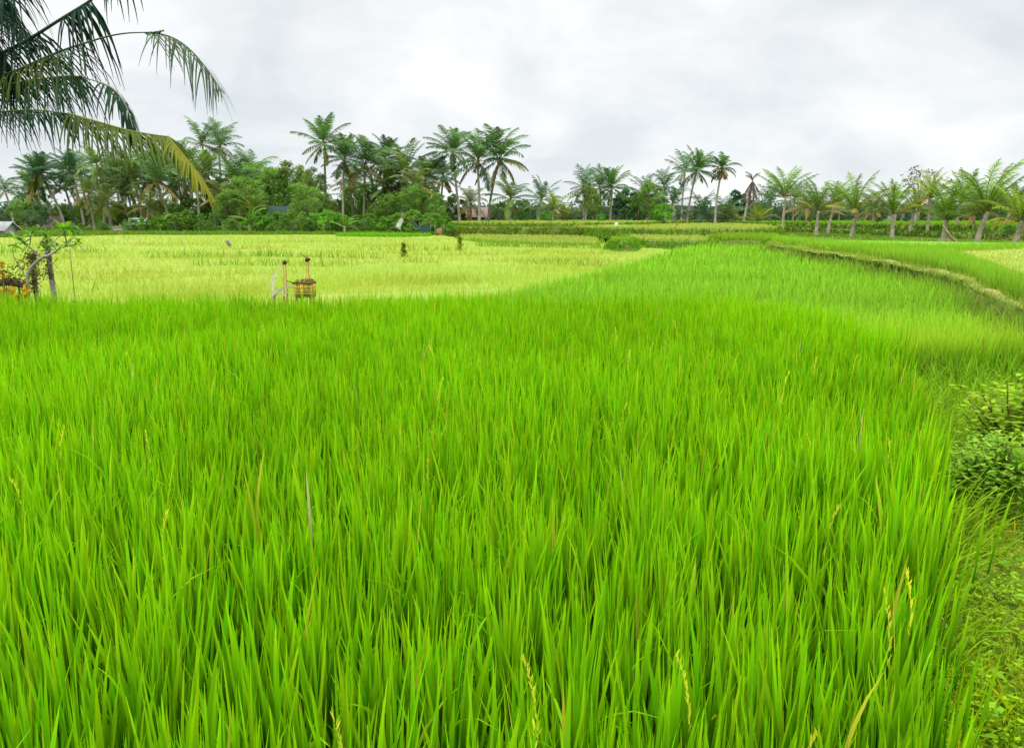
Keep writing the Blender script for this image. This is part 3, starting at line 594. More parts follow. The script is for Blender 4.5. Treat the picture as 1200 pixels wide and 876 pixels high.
# px, base y, top y, depth, kind, lean, label
PL=[
 (17,268,203,120,'far2',-7,'lone distant palm at the far left edge of the tree line'),
 (62,268,183,108,'tall1',-12,'palm with thick trunk leaning left, first in the left grove'),
 (76,268,176,106,'shade',-22,'strongly left leaning palm beside the grey hut side of the grove'),
 (88,267,190,112,'tall2',-6,'short crowned palm between the leaning pair in the left grove'),
 (100,268,174,104,'shade',-12,'dark full crowned palm behind the flowering tree'),
 (112,268,200,98,'low',-4,'low palm with drooping olive fronds in the left grove'),
 (130,268,170,100,'old',-9,'palm with pale trunk and one hanging yellow frond over the shed'),
 (141,266,180,116,'tall1',0,'slim palm just right of the yellow fronded one'),
 (151,268,184,110,'shade',-2,'dark slender palm standing over the small shed'),
 (168,267,172,104,'tall3',-8,'palm leaning left above the shed roof'),
 (178,266,182,118,'shade',2,'thin shaded palm right of the shed'),
 (192,267,168,112,'shade',-3,'straight dark palm behind the bright front frond tip'),
 (200,268,178,100,'tall2',-14,'palm with curved pale trunk leaning left near the grove middle'),
 (214,266,165,108,'tall1',0,'full round palm at the right end of the left grove'),
 (233,268,178,102,'tall3',2,'palm half hidden behind the drooping yellow frond tip'),
 (246,266,143,112,'wind',-2,'tall windswept palm, left one of the high pair'),
 (262,266,145,110,'wind',2,'tall windswept palm, right one of the high pair'),
 (296,262,176,116,'tall2',3,'palm rising above the pale round trees'),
 (262,268,205,98,'low',0,'low bushy palm at the foot of the high pair'),
 (282,268,216,94,'low',-3,'small pale palm in front of the green hut trees'),
 (300,268,222,93,'young2',-3,'short multi trunk palm left of the green hut'),
 (384,268,137,102,'tall1',0,'tallest full crowned palm left of centre'),
 (403,268,156,100,'tall1',4,'dark trunked palm right beside the tallest one'),
 (428,268,160,100,'tall2',2,'palm with straight trunk, third of the centre row'),
 (448,266,162,106,'shade',6,'upright dark palm, fourth of the centre row'),
 (472,266,167,98,'tall3',6,'bushy palm above the dark shrub thicket'),
 (484,268,190,94,'low',6,'wide spreading palm sunk in the dark thicket'),
 (418,266,196,118,'far2',0,'small pale palm seen between centre row trunks'),
 (539,256,145,100,'tall1',-8,'palm with pale lower trunk, left of the centre trio'),
 (561,257,150,96,'tall2',0,'broad palm with orange hanging fronds, middle of the centre trio'),
 (572,256,153,98,'tall2',14,'right leaning palm, rightmost of the centre trio'),
 (597,257,207,96,'old',1,'low palm with orange brown fronds right of the trio'),
 (552,258,212,108,'low',0,'small yellowish palm below the centre trio'),
 (516,262,182,112,'shade',4,'shaded palm half hidden left of the centre trio'),
 (631,256,210,118,'far',3,'blue green palm alone right of the orange fronded palm'),
 (648,257,224,104,'young3',0,'small bright palm on the terrace edge at centre'),
 (664,257,232,108,'low',0,'little palm right of the small bright palm'),
 (52,268,196,122,'tall3',-8,'pale crowned palm at the back of the grove, left of the thick leaning trunk'),
 (106,267,182,120,'tall2',-6,'back row palm showing between the first leaning palms and the yellow fronded one'),
 (122,268,212,96,'low',3,'low palm left of the yellow fronded palm trunk'),
 (158,267,196,120,'tall1',-5,'back palm just left of the shaded one over the shed'),
 (172,268,214,97,'low',4,'low leafy palm right behind the shed'),
 (206,267,188,118,'tall3',3,'back palm between the curved trunk and the round palm'),
 (224,267,170,118,'shade',-4,'dark palm between the round palm and the windswept pair'),
 (252,267,176,106,'tall3',-6,'bushy palm directly under the windswept pair'),
 (274,266,186,104,'tall2',5,'palm leaning right below the windswept pair'),
 (414,267,186,104,'low',-2,'low olive palm between the second and third centre palms'),
 (458,267,186,100,'tall3',-2,'bushy palm just left of the dark shrub thicket'),
 (495,266,178,102,'tall2',4,'palm at the right side of the dark shrub thicket'),
]
for (px,by,ty,d,k,ln_,lab) in PL:
    palm(px,by,ty,d,k,lab,lean=ln_,group=GL,nuts=k in('tall2','old','tall3'),z0=.3 if px<530 else 1.25,r0=.17,tcol=(.50,.47,.38) if px%2 else (.34,.31,.25),scale=((1.0 if k[:4]=='tall' or k=='wind' else .85) if px<530 else (1.15 if k=='tall2' else .95))*RNG.uniform(.88,1.1))
PR=[
 (684,258,196,122,'far',0,.9,'pale palm behind the light trunked tree'),
 (704,258,192,112,'far',-2,1,'left palm of the close pair right of centre'),
 (715,258,195,110,'tall1',1,.85,'right palm of the close pair right of centre'),
 (758,258,203,128,'far2',-3,1,'thin crowned palm over the dark round trees'),
 (775,258,196,122,'far',2,.9,'palm with ragged crown behind the bright green bush'),
 (787,258,214,112,'far',0,.9,'short palm right of the bright green bush'),
 (799,259,176,128,'far2',1,1,'slim tall palm, left of the high pair right of centre'),
 (804,262,175,112,'tall1',10,.85,'tall palm with brown skirt, right of the high pair'),
 (838,262,183,110,'skirt',5,.95,'tall palm with small tight crown and long dead skirt'),
 (822,260,224,120,'far',0,1,'low blue green palm between the two tall ones'),
 (846,260,228,120,'far',3,1,'low palm under the skirted palm'),
 (857,262,236,118,'low',0,.8,'small olive palm beside the dead trunk'),
 (888,262,240,110,'young3',0,.9,'small yellowing palm just right of the dead trunk'),
 (893,262,228,125,'far',0,1,'background palm left of the first young palm'),
]
for (px,by,ty,d,k,ln_,s,lab) in PR: palm(px,by,ty,d,k,lab,lean=ln_,group=GR,z0=1.1,scale=s,r0=.15,tcol=(.42,.38,.33) if k!='far' else (.3,.3,.27))
PY=[
 (917,273,193,'young1',0,1.25,'tall upright young palm, leftmost of the young row'),
 (956,276,210,'young2',0,1.0,'young palm with thin arched fronds, second of the row'),
 (998,278,200,'young2',2,1.15,'vase shaped young palm with orange frond bases, fourth of the row'),
 (1045,279,213,'young1',0,.95,'short trunked young palm with spiky upright fronds'),
 (1104,287,212,'young1',3,.85,'young palm with a leaning cut pole beside its foot'),
 (1144,288,189,'young1',7,1.05,'tallest young palm with an orange dead frond on its left'),
 (1189,293,212,'young3',3,.8,'yellowish young palm at the right edge'),
]
for (px,by,ty,k,ln_,s,lab) in PY:
    x,y=P(px,by,.5); palm(px,by,ty,y,k,lab,lean=ln_,group=GY,z0=.45,scale=s*.84,r0=.13,tcol=(.48,.43,.32))
PB=[(971,266,208,64,'young2',4,.95,'young palm standing on the bank behind the second one'),
 (1067,268,222,58,'young3',2,.8,'palm with one curled yellow frond on the bank'),
 (1086,270,200,57,'young3',2,.95,'bright yellow green palm behind the leaning pole'),
 (1120,270,200,60,'young1',2,1.05,'palm with short thick pale trunk on the bank'),
 (1141,268,224,56,'low',0,.6,'dark trunked palm just behind the tallest young palm'),
 (1176,268,212,62,'young1',8,.9,'shaded palm on the bank near the right edge'),
 (944,264,216,84,'low',0,.9,'palm on the bank between the first two young palms'),
 (1022,264,218,84,'low',0,.9,'hazy palm on the bank right of the fourth young palm')]
for (px,by,ty,d,k,ln_,s,lab) in PB: palm(px,by,ty,d,k,lab,lean=ln_,group=GY,z0=.75,scale=s*.8,r0=.11,tcol=(.42,.38,.3))
# row of hazy palms behind
k=0
words=['first','second','third','fourth','fifth','sixth','seventh','eighth','ninth','tenth','eleventh','twelfth','thirteenth','fourteenth']
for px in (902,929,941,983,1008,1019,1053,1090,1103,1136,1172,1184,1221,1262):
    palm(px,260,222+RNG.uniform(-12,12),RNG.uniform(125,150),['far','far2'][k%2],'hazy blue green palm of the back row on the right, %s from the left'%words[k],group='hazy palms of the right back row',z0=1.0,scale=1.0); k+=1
k=0
for px in (30,45,120,160,205,228,350,368,410,440,460):
    palm(px,260,[214,226,208,212,205,200,196,205,206,200,205][k]+RNG.uniform(-4,4),RNG.uniform(128,145),['far','far2'][k%2],'small background palm behind the left grove, %s from the left'%words[k],group='background palms of the left grove',z0=.3,scale=.95); k+=1
# dead palm snag
b=P(872,264,1.1); root=empty('dead_palm',(b[0]*110/b[1],110,1.1)); tag(root,'dead palm trunk with ragged brown fronds hanging from its top','dead palm')
Hs=PD(878,212,110)[2]-1.1; trunk_mesh(Hs,(.8,0),.17,.12,9,(.5,.46,.42)).build('trunk',M_BARK,root)
mb=MB(); r=np.random.default_rng(5)
for i in range(16): frond(mb,arc(r,r.uniform(0,6.28),r.uniform(-1.4,-.9),r.uniform(2.2,4.6),.4,base=(.8,0,Hs)),16,.45,(.2,.15,.12),t0=.1,droop=1,wid=.1,hang=1.0,rr=.06,rcol=(.2,.15,.12),rng=r,sides=3)
for i in range(5): frond(mb,arc(r,r.uniform(0,6.28),r.uniform(1.1,1.45),r.uniform(1.2,2.1),1.2,base=(.8,0,Hs)),10,.4,(.24,.18,.14),t0=.3,droop=1,wid=.09,hang=.6,rr=.07,rcol=(.22,.16,.13),rng=r,sides=3)
mb.build('dead_fronds',M_PALM,root)

# ------------------------------------------------------------------ broadleaf trees
def broadleaf(seed, H, R, cb, c, nlobe=9, sub=22, nleaf=34, ls=.30, c2=None, trunkc=(.3,.27,.22), airy=.0):
    """crown of many leaf clumps on limbs, for a tree of height H, radius R, crown base cb"""
    r=np.random.default_rng(seed); cr_=MB(); tr=MB()
    tr.tube([(0,0,-.4),(0,0,cb*.4),(R*.06,0,cb),(R*.04,R*.05,(cb+H)*.5)],[.05*R+.05,.045*R+.04,.035*R+.03,.02],7,trunkc)
    for i in range(nlobe):
        a=i*2.4+r.normal(0,.3); f=(i+.5)/nlobe; zz=cb+(H-cb)*(.12+.76*f); rad=R*(.72*math.sin(math.pi*min(.95,.22+.68*f))+.08)*r.uniform(.5,1.05)
        cen=np.array([math.cos(a)*rad,math.sin(a)*rad,zz]); lr=R*r.uniform(.30,.50)*(1-.3*f)
        tr.tube([(0,0,cb*r.uniform(.5,1)),tuple(cen*np.array([.5,.5,0])+np.array([0,0,(cb+zz)*.5])),tuple(cen)],[.025*R+.02,.02*R,.01*R+.01],5,trunkc)
        tone=np.array(c)*(1+r.normal(0,.14)); 
        if c2 is not None and r.random()<.4: tone=np.array(c2)
        for j in range(sub):
            dvec=nrm(r.normal(0,1,3)+np.array([0,0,.35])); cc=cen+dvec*lr*r.uniform(.55,1.12)*np.array([1,1,.8])
            k=int(nleaf*r.uniform(.5,1.3)*(1-airy)); q=cc+r.normal(0,lr*.20,(k,3))*np.array([1,1,.7])
            leaves(cr_,q,r.uniform(.6,1.3,k)*ls,tone*(1+r.normal(0,.12)),flat=.35,asp=.62)
    return mk('trunk',tr,M_BARK,True),mk('crown',cr_,M_FOL)
DK=(.10,.22,.06); MD=(.16,.30,.06); LT=(.15,.27,.06); BR=(.14,.34,.04); HZ=(.13,.23,.12)  # HZ has distance haze mixed into the leaf colour
BT={
 'dark':broadleaf(1,8,3.6,1.2,DK), 'dark2':broadleaf(2,7,3.6,.5,(.09,.20,.055),c2=(.12,.22,.05)),
 'mid':broadleaf(3,9,4.6,1.2,MD,nlobe=13), 'light':broadleaf(4,8,3.6,2.2,LT,nlobe=10,airy=.15),
 'airy':broadleaf(5,9,3.3,3.0,(.16,.24,.06),nlobe=12,airy=.25,ls=.26,trunkc=(.5,.45,.38)),
 'bush':broadleaf(6,3.0,2.2,.25,BR,nlobe=7,sub=16,nleaf=28,ls=.24), 'bushd':broadleaf(7,3.0,2.3,.2,(.12,.25,.045),nlobe=7,sub=16,nleaf=28,ls=.24,c2=(.15,.27,.04)),
 'haze':broadleaf(8,8,4.0,1.0,HZ,nlobe=9,ls=.42,nleaf=22), 'round':broadleaf(9,7,2.6,1.5,(.07,.17,.09),nlobe=8,ls=.34),
 'bare':broadleaf(10,8,3.5,3.5,(.13,.15,.1),nlobe=10,sub=10,nleaf=8,ls=.3,trunkc=(.3,.27,.24)),
}
BH={'dark':8,'dark2':7,'mid':9,'light':8,'airy':9,'bush':3,'bushd':3,'haze':8,'round':7,'bare':8}
def btree(px, toppy, d, kind, label, wide=1.0, z0=.3, group=None, name=None, cat='tree'):
    b=PD(px,262,d); top=PD(px,toppy,d)[2]; s=max(.15,(top-z0)/BH[kind])
    nm=name or ('bush' if kind.startswith('bush') else 'broadleaf_tree')
    root=empty(nm,(b[0],b[1],z0),RNG.uniform(0,6.28)); root.scale=(s*wide,s*wide,s); tag(root,label,'bush' if nm=='bush' else cat,group)
    for me,n_ in ((BT[kind][0],'trunk'),(BT[kind][1],'crown')):
        o=bpy.data.objects.new(n_,me); col.objects.link(o); o.parent=root
    return root
GT='broadleaf trees among the palms'; GB='bushes along the edge of the field'
TL=[
 (28,234,112,'light',1.1,'pale green broadleaf tree behind the grey hut'),
 (48,238,105,'haze',1.0,'hazy low tree left of the leaning palms'),
 (100,236,112,'mid',1.0,'mid green tree behind the leaning palm trunks'),
 (145,236,105,'mid',.9,'rounded tree behind the small shed'),
 (172,240,112,'dark2',1.0,'dark tree just right of the shed roof'),
 (205,236,104,'mid',1.0,'mid green tree behind the low bushes'),
 (228,226,108,'dark2',1.0,'dark tree under the round palm'),
 (262,214,112,'dark2',1.0,'dark green tree at the foot of the windswept pair'),
 (283,194,112,'mid',.95,'large rounded green tree, left of the pair by the green hut'),
 (308,190,108,'mid',1.0,'large rounded green tree above the green hut'),
 (300,228,96,'light',.9,'light green tree in front of the large rounded ones'),
 (347,188,104,'airy',.85,'tall airy olive tree right of the green hut'),
 (368,196,100,'airy',.8,'airy olive tree under the tallest palm'),
 (350,236,96,'dark2',1.0,'dark low tree beside the green hut'),
 (392,232,104,'dark2',1.0,'dark tree behind the tallest palm trunk'),
 (418,214,108,'mid',.8,'mid green tree between centre palm trunks'),
 (444,218,104,'dark2',1.0,'shaded tree behind the fourth centre palm'),
 (470,212,100,'dark',1.0,'dark dense tree left in the centre thicket'),
 (498,216,96,'dark2',1.0,'dark leafy tree right in the centre thicket'),
 (512,238,90,'mid',.9,'round leafy tree above the tarp shelter'),
 (478,240,89,'dark',1.1,'dark low tree left above the tarp shelter'),
 (446,244,92,'mid',1.0,'low green tree behind the fresh rice strip'),
 (532,226,108,'dark2',.8,'dark tree behind the left palm of the trio'),
 (272,222,94,'mid',1.0,'leafy tree in front of the windswept pair'),
 (292,206,98,'mid',.9,'high rounded tree left of the green hut roof'),
 (330,196,104,'mid',.9,'tall leafy tree directly behind the green hut'),
 (362,214,92,'mid',.9,'leafy olive tree right beside the green hut'),
 (382,226,92,'airy',.8,'olive tree before the tallest palm trunk'),
 (455,226,92,'mid',.9,'leafy tree left in front of the centre thicket'),
 (482,214,92,'mid',.9,'tall leafy tree in the middle of the centre thicket'),
 (506,222,92,'mid',.85,'leafy tree at the right side of the centre thicket'),
 (128,232,104,'mid',1.0,'leafy tree left behind the yellow fronded palm'),
 (70,240,112,'mid',1.0,'leafy tree behind the first leaning palm'),
 (188,232,108,'mid',1.0,'leafy tree between grove trunks right of the shed'),
]
for (px,ty,d,k,wd,lab) in TL: btree(px,ty,d,k,lab,wd,group=GT)
TR=[
 (585,236,125,'haze',1.2,'hazy tree behind the orange fronded palm'),
 (610,232,122,'dark2',.9,'dark tree right of the orange fronded palm'),
 (640,240,125,'haze',1.2,'hazy low tree below the lone blue green palm'),
 (686,213,104,'airy',.8,'light green tree with forked pale trunk'),
 (694,224,108,'light',.8,'light green tree right behind the forked one'),
 (723,226,124,'round',.9,'round blue green tree right of the palm pair'),
 (734,220,122,'round',1.0,'tallest of the dark round trees right of centre'),
 (748,224,120,'dark2',1.0,'dark round tree left of the bright bush'),
 (760,214,116,'light',.9,'leafy green tree behind the bright bush'),
 (772,228,112,'mid',.8,'mid green tree touching the bright bush'),
 (800,240,130,'haze',1.2,'hazy tree in front of the white house'),
 (830,240,128,'haze',1.2,'hazy tree behind the skirted palm'),
 (866,222,124,'round',1.1,'dark blue green tree left of the dead trunk'),
 (884,236,118,'airy',.9,'yellowish tree right of the dead trunk'),
 (1075,196,100,'bare',1.0,'thin crowned bare looking tree above the right palms'),
 (1165,222,95,'light',.9,'pale green tree behind the tallest young palm'),
 (1180,238,84,'dark',1.0,'dark low tree near the right edge'),
 (948,238,112,'haze',1.1,'hazy tree between the first young palms'),
 (1030,236,110,'haze',1.1,'hazy tree behind the spiky young palm'),
 (1060,238,106,'haze',1.0,'hazy tree in front of the far white house'),
]
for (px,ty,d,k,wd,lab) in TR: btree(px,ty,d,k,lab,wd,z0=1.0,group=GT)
BS=[
 (166,254,90,'bush',1.0,.3,'round bright bush right of the shed'),(186,256,90,'bush',1.1,.3,'yellowish bush at the left field edge'),
 (205,250,92,'bushd',1.1,.3,'dark bush under the curved palm'),(222,246,94,'bushd',1.1,.3,'tall dark bush left of the small pale palm'),
 (240,258,90,'bushd',1.2,.3,'low dark bush before the grove'),(272,256,90,'bushd',1.2,.3,'low bush at the foot of the low palm'),
 (302,250,88,'bush',1.0,.3,'bright bush left of the green hut'),(318,262,86,'bushd',1.4,.3,'low wide bush before the green hut'),
 (345,246,86,'bushd',1.0,.3,'dark bush right of the green hut'),(362,256,85,'bushd',1.3,.3,'wide low bush under the airy trees'),
 (383,246,84,'bush',1.2,.3,'big bright bush under the tallest palm'),(398,250,84,'bushd',1.0,.3,'dark bush beside the banana plant'),
 (428,250,86,'bushd',1.2,.3,'bush behind the banana plant'),(450,254,84,'bush',1.1,.3,'green bush behind the fresh rice strip'),
 (468,250,84,'bushd',1.2,.3,'dark bush behind the white cloth'),(486,246,85,'bushd',1.2,.3,'dark bush over the tarp shelter'),
 (505,250,84,'bushd',1.2,.3,'leafy bush with orange tinted leaves'),(522,254,80,'bush',1.0,.3,'light bush at the end of the terrace bank'),(528,262,77,'bush',.8,.3,'small round bush touching the terrace bank'),
 (322,248,89,'bushd',.7,.3,'tall thin bush right in front of the green hut'),(152,256,90,'bushd',.8,.3,'bush covering the left part of the small shed'),(312,252,88,'bush',.8,.3,'leafy bush partly hiding the green hut, on its left'),(337,254,88,'bushd',.8,.3,'leafy bush partly hiding the green hut, on its right'),(70,262,95,'bushd',1.0,.3,'small bush in front of the pinkish hut'),
 (777,238,98,'bush',.8,1.0,'bright green bush standing on the pale terrace'),(722,271,60,'bush',.7,.55,'small bright shrub at the terrace corner'),
 (703,277,56,'bush',.9,.35,'small shrub left of the terrace corner'),
 (120,260,92,'bushd',1.3,.3,'low bush under the left grove'),(92,262,92,'bushd',1.3,.3,'low bush behind the flowering tree'),
 (480,262,80,'bush',.9,.3,'small bush left of the tarp shelter'),(640,248,100,'bush',1.0,1.2,'green bush below the small bright palm'),
 (704,250,102,'bush',.8,1.2,'small green bush below the palm pair'),(905,262,72,'bushd',1.2,.6,'dark bush at the start of the bank'),
 (1185,262,48,'bushd',1.3,.8,'dark bush on the bank near the right edge'),(1155,266,50,'bushd',1.2,.8,'low bush behind the tallest young palm'),
]
for (px,ty,d,k,wd,z,lab) in BS: btree(px,ty,d,k,lab,wd,z0=z,group=GB)
palm(404,269,248,82,'banana','banana plant with arching pale leaves under the palms',name='banana_plant',z0=.3,scale=.75,r0=.14,tcol=(.45,.45,.25))
palm(188,268,246,90,'banana','yellowish banana plant right of the shed',name='banana_plant',z0=.3,scale=.8,r0=.14,tcol=(.4,.4,.2))
palm(293,268,236,92,'banana','tall banana plant left of the green hut',name='banana_plant',z0=.3,scale=1.0,r0=.15,tcol=(.4,.4,.2))

# small conical saplings standing in the pale field
for (px,by,ty,lab) in ((473,298,284,'small conical sapling alone in the pale field, left one'),(539,291,276,'small conical sapling in the pale field, right one near the terraces')):
    x,y=P(px,by,.25); root=empty('sapling',(x,y,-.3)); tag(root,lab,'sapling','saplings in the pale field'); r=np.random.default_rng(px)
    Hh=PD(px,ty,y)[2]+.3; lf=MB(); st=MB(); st.tube([(0,0,0),(0,0,Hh*.9)],[.03,.01],5,(.2,.15,.08))
    k=420; t=r.random(k)**.7; z=.35+(Hh-.35)*t; a=r.uniform(0,6.28,k); rad=.27*(1-t*.75)*r.random(k)**.6*(.75+.35*np.sin(a*2+t*17)+.2*np.sin(t*40))
    leaves(lf,np.stack([rad*np.cos(a),rad*np.sin(a),z],1),.11,np.array([.24,.32,.03]),flat=.2)
    st.build('trunk',M_BARK,root); lf.build('crown',M_FOL,root)

# far wood closing the view, and hills beyond
mb=MB(); tp=[(-300,238),(0,236),(60,240),(220,238),(250,226),(340,224),(380,232),(450,226),(540,236),(600,238),(660,240),(720,236),(800,240),(850,234),(900,236),(1000,234),(1100,232),(1200,234),(1500,234)]
TX=np.array([p[0] for p in tp],float); TY=np.array([p[1] for p in tp],float)
for i in range(560):
    px=RNG.uniform(-260,1460); d=RNG.uniform(150,185); ty=np.interp(px,TX,TY)+RNG.normal(0,2.5)+1; top=PD(px,ty,d); h=top[2]-.5
    k=230; rr_=RNG.uniform(2.2,4.0); q=RNG.normal(0,1,(k,3)); q=nrm(q)*RNG.uniform(.5,1.1,(k,1))*rr_; q[:,2]=q[:,2]*.9
    cz=RNG.uniform(.5,1)*h-rr_*.9; q=q+np.array([top[0],d,max(1.5,cz)])
    cc=np.array([.085,.15,.085])*(1+RNG.normal(0,.18)) if RNG.random()<.7 else np.array([.13,.2,.08])  # bluish leaf tones imitate haze over the distance
    leaves(mb,q,RNG.uniform(.5,1.0,k),cc,flat=.2,asp=.7)
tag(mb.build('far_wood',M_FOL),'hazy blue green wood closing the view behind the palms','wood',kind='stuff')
mb=MB(); nx=80; xs=np.linspace(-1600,1600,nx); hz=[26+14*mnoise.noise(Vector((x*.003,3,0)))+6*mnoise.noise(Vector((x*.012,9,0))) for x in xs]
v=[]; 
for i,x in enumerate(xs): v+= [(x,1500,-5),(x,1700,hz[i]*.9),(x,1900,hz[i]*1.15)]
q=[(i*3+j,(i+1)*3+j,(i+1)*3+j+1,i*3+j+1) for i in range(nx-1) for j in range(2)]
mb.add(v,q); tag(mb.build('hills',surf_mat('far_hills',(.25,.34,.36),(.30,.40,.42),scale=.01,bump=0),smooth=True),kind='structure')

# ------------------------------------------------------------------ buildings
def hut(name, cat, label, px, basepy, d, w, h, dep, wallc, roofc, rh=.8, over=.35, yaw=0, door=True, z0=None, windows=1, doorc=(.12,.09,.06)):
    b=PD(px,basepy,d); z=b[2] if z0 is None else z0; root=empty(name,(b[0],b[1]+dep/2,z),yaw); tag(root,label,cat)
    wl=MB(); wl.box((-w/2,-dep/2,-.3),(w/2,dep/2,h),wallc); 
    for sx in (-1,1): wl.add([(sx*w/2,-dep/2,h),(sx*w/2,dep/2,h),(sx*w/2,0,h+rh)],tris=[(0,1,2)],c=wallc)
    wl.build('wall',M_PLASTER,root)
    rf=MB(); a=w/2+over; e=dep/2+over; zo=h-over*rh/(dep/2); th=.07
    for s in (-1,1):
        v=[(-a,s*e,zo),(a,s*e,zo),(a,0,h+rh+.03),(-a,0,h+rh+.03)]; v+=[(p[0],p[1],p[2]+th) for p in v]
        rf.add(v,[(0,1,2,3),(4,5,6,7),(0,1,5,4),(1,2,6,5),(0,3,7,4)],c=roofc)
    rf.build('roof',M_ROOF,root)
    if door:
        dm=MB(); dm.box((-w*.12-.35,-dep/2-.05,-.1),(-w*.12+.35,-dep/2+.02,min(h*.85,1.9)),doorc); dm.build('door',M_WOOD,root)
    for k in range(windows):
        x0=w*.12+k*w*.22; f=MB(); f.box((x0,-dep/2-.05,h*.42),(x0+.6,-dep/2+.02,h*.42+.6),(.3,.3,.28)); wf=f.build('window',M_WOOD,root)
        g_=MB(); g_.box((x0+.07,-dep/2-.065,h*.42+.07),(x0+.53,-dep/2-.045,h*.42+.53),(.05,.06,.07)); g_.build('pane',M_PLASTER,wf)
    return root
hut('field_hut','hut','grey roofed low hut at the left edge beside the pale field',-10,282,74,2.4,.95,2.0,(.42,.40,.42),(.45,.45,.47),rh=.55,z0=-.1,windows=1)
hut('shed','shed','small shed with bright sheet roof under the left grove',157,268,93,1.2,.9,2.4,(.34,.31,.28),(.75,.77,.8),rh=.5,z0=.3,door=True,windows=0,yaw=.3)
hut('hut','hut','turquoise green wooden hut between the tree clumps',327,264,94,1.9,1.9,1.8,(.03,.11,.11),(.06,.11,.09),rh=.7,z0=.5,doorc=(.02,.12,.13))
hut('barn','barn','low barn with reddish brown roof behind the palm trio',548,257,112,5.0,.9,4,(.3,.24,.2),(.36,.27,.24),rh=1.1,z0=1.2,windows=2)
hut('house','house','white walled house among the hazy trees right of centre',797,258,136,4.0,2.8,4,(.6,.6,.6),(.62,.62,.64),rh=1.0,z0=1.2)
hut('house','house','distant white house between the right hand palms',1057,258,128,5.0,2.9,4,(.62,.63,.65),(.55,.55,.58),rh=.8,z0=1.2)
hut('hut','hut','hut with pinkish thatch between the left leaning trunks',64,268,110,1.5,.7,1.6,(.45,.38,.33),(.35,.25,.22),rh=1.0,z0=.3,windows=0)
# low grey wall beside the shed
b=PD(140,268,92); mb=MB(); mb.box((-1.5,-.1,-.3),(1.0,.1,.45),(.34,.30,.29)); mb.box((-1.55,-.14,.45),(1.05,.14,.52),(.4,.37,.35)); tag(mb.build('garden_wall',M_PLASTER,loc=(b[0],b[1],.3)),'low grey brown wall left of the small shed','wall')

# tarp shelter
b=PD(494,276,79); root=empty('tarp_shelter',(b[0],79,.3)); tag(root,'small shelter of dark tarps and a pale sheet at the thicket foot','shelter')
def sheet(corn, c, name, mat, nu=8, sag=.12, seed=0, th=0):
    r=np.random.default_rng(seed); mbq=MB(); a,b_,c_,d_=[np.array(p,float) for p in corn]; V=[]
    for i in range(nu+1):
        for j in range(nu+1):
            u=i/nu; v=j/nu; p=a*(1-u)*(1-v)+b_*u*(1-v)+c_*u*v+d_*(1-u)*v; p=p+np.array([r.normal(0,.01),r.normal(0,.02),-sag*math.sin(math.pi*u)*math.sin(math.pi*v)+r.normal(0,.015)]); V.append(p)
    q=[(i*(nu+1)+j,(i+1)*(nu+1)+j,(i+1)*(nu+1)+j+1,i*(nu+1)+j+1) for i in range(nu) for j in range(nu)]
    mbq.add(V,q,c=c); return mbq.build(name,mat,root,smooth=True)
sheet([(-1.0,-.5,1.15),(-.1,-.6,.45),(0,.8,.5),(-.9,.8,1.25)],(.03,.04,.05),'dark_tarp',M_CLOTH,seed=1)
sheet([(0,-.5,.85),(.95,-.4,1.25),(.95,.7,1.2),(.05,.8,.9)],(.5,.49,.45),'pale_sheet',M_CLOTH,seed=2)
sheet([(-.1,-.55,.25),(.95,-.5,.3),(.95,-.45,.75),(-.1,-.5,.7)],(.03,.08,.09),'blue_tarp',M_CLOTH,seed=3)
mb=MB()
for x in (-1,-.1,.95): mb.tube([(x,-.45,-.3),(x,-.45,1.15)],.03,5,(.25,.2,.15))
mb.build('poles',M_WOOD,root)
# white cloth on a frame, orange sheet
b=PD(469,275,80); root=empty('scarecrow',(b[0],80,.3)); tag(root,'white ragged cloth hung on crossed sticks before the thicket','scarecrow')
sheet([(-.45,0,.7),(.1,-.15,1.5),(.35,0,1.3),(.0,.1,.35)],(.7,.7,.74),'cloth',M_CLOTH,seed=4,sag=.3)
mb=MB(); mb.tube([(0,0,-.3),(.1,0,1.0),(.3,0,2.1)],.03,5,(.4,.33,.25)); mb.tube([(-.6,0,.8),(.5,0,1.6)],.025,5,(.4,.33,.25)); mb.build('sticks',M_WOOD,root)
b=PD(515,277,78); root=empty('cloth_screen',(b[0],78,.3)); tag(root,'faded orange cloth screen right of the tarp shelter','cloth')
sheet([(-.28,0,.05),(.28,.1,.1),(.25,.1,.6),(-.28,0,.5)],(.42,.25,.17),'cloth',M_CLOTH,seed=5,sag=.1)
mb=MB(); 
for x in (-.42,.42): mb.tube([(x,.03,-.3),(x,.06,.9)],.025,5,(.3,.25,.2))
mb.build('poles',M_WOOD,root)

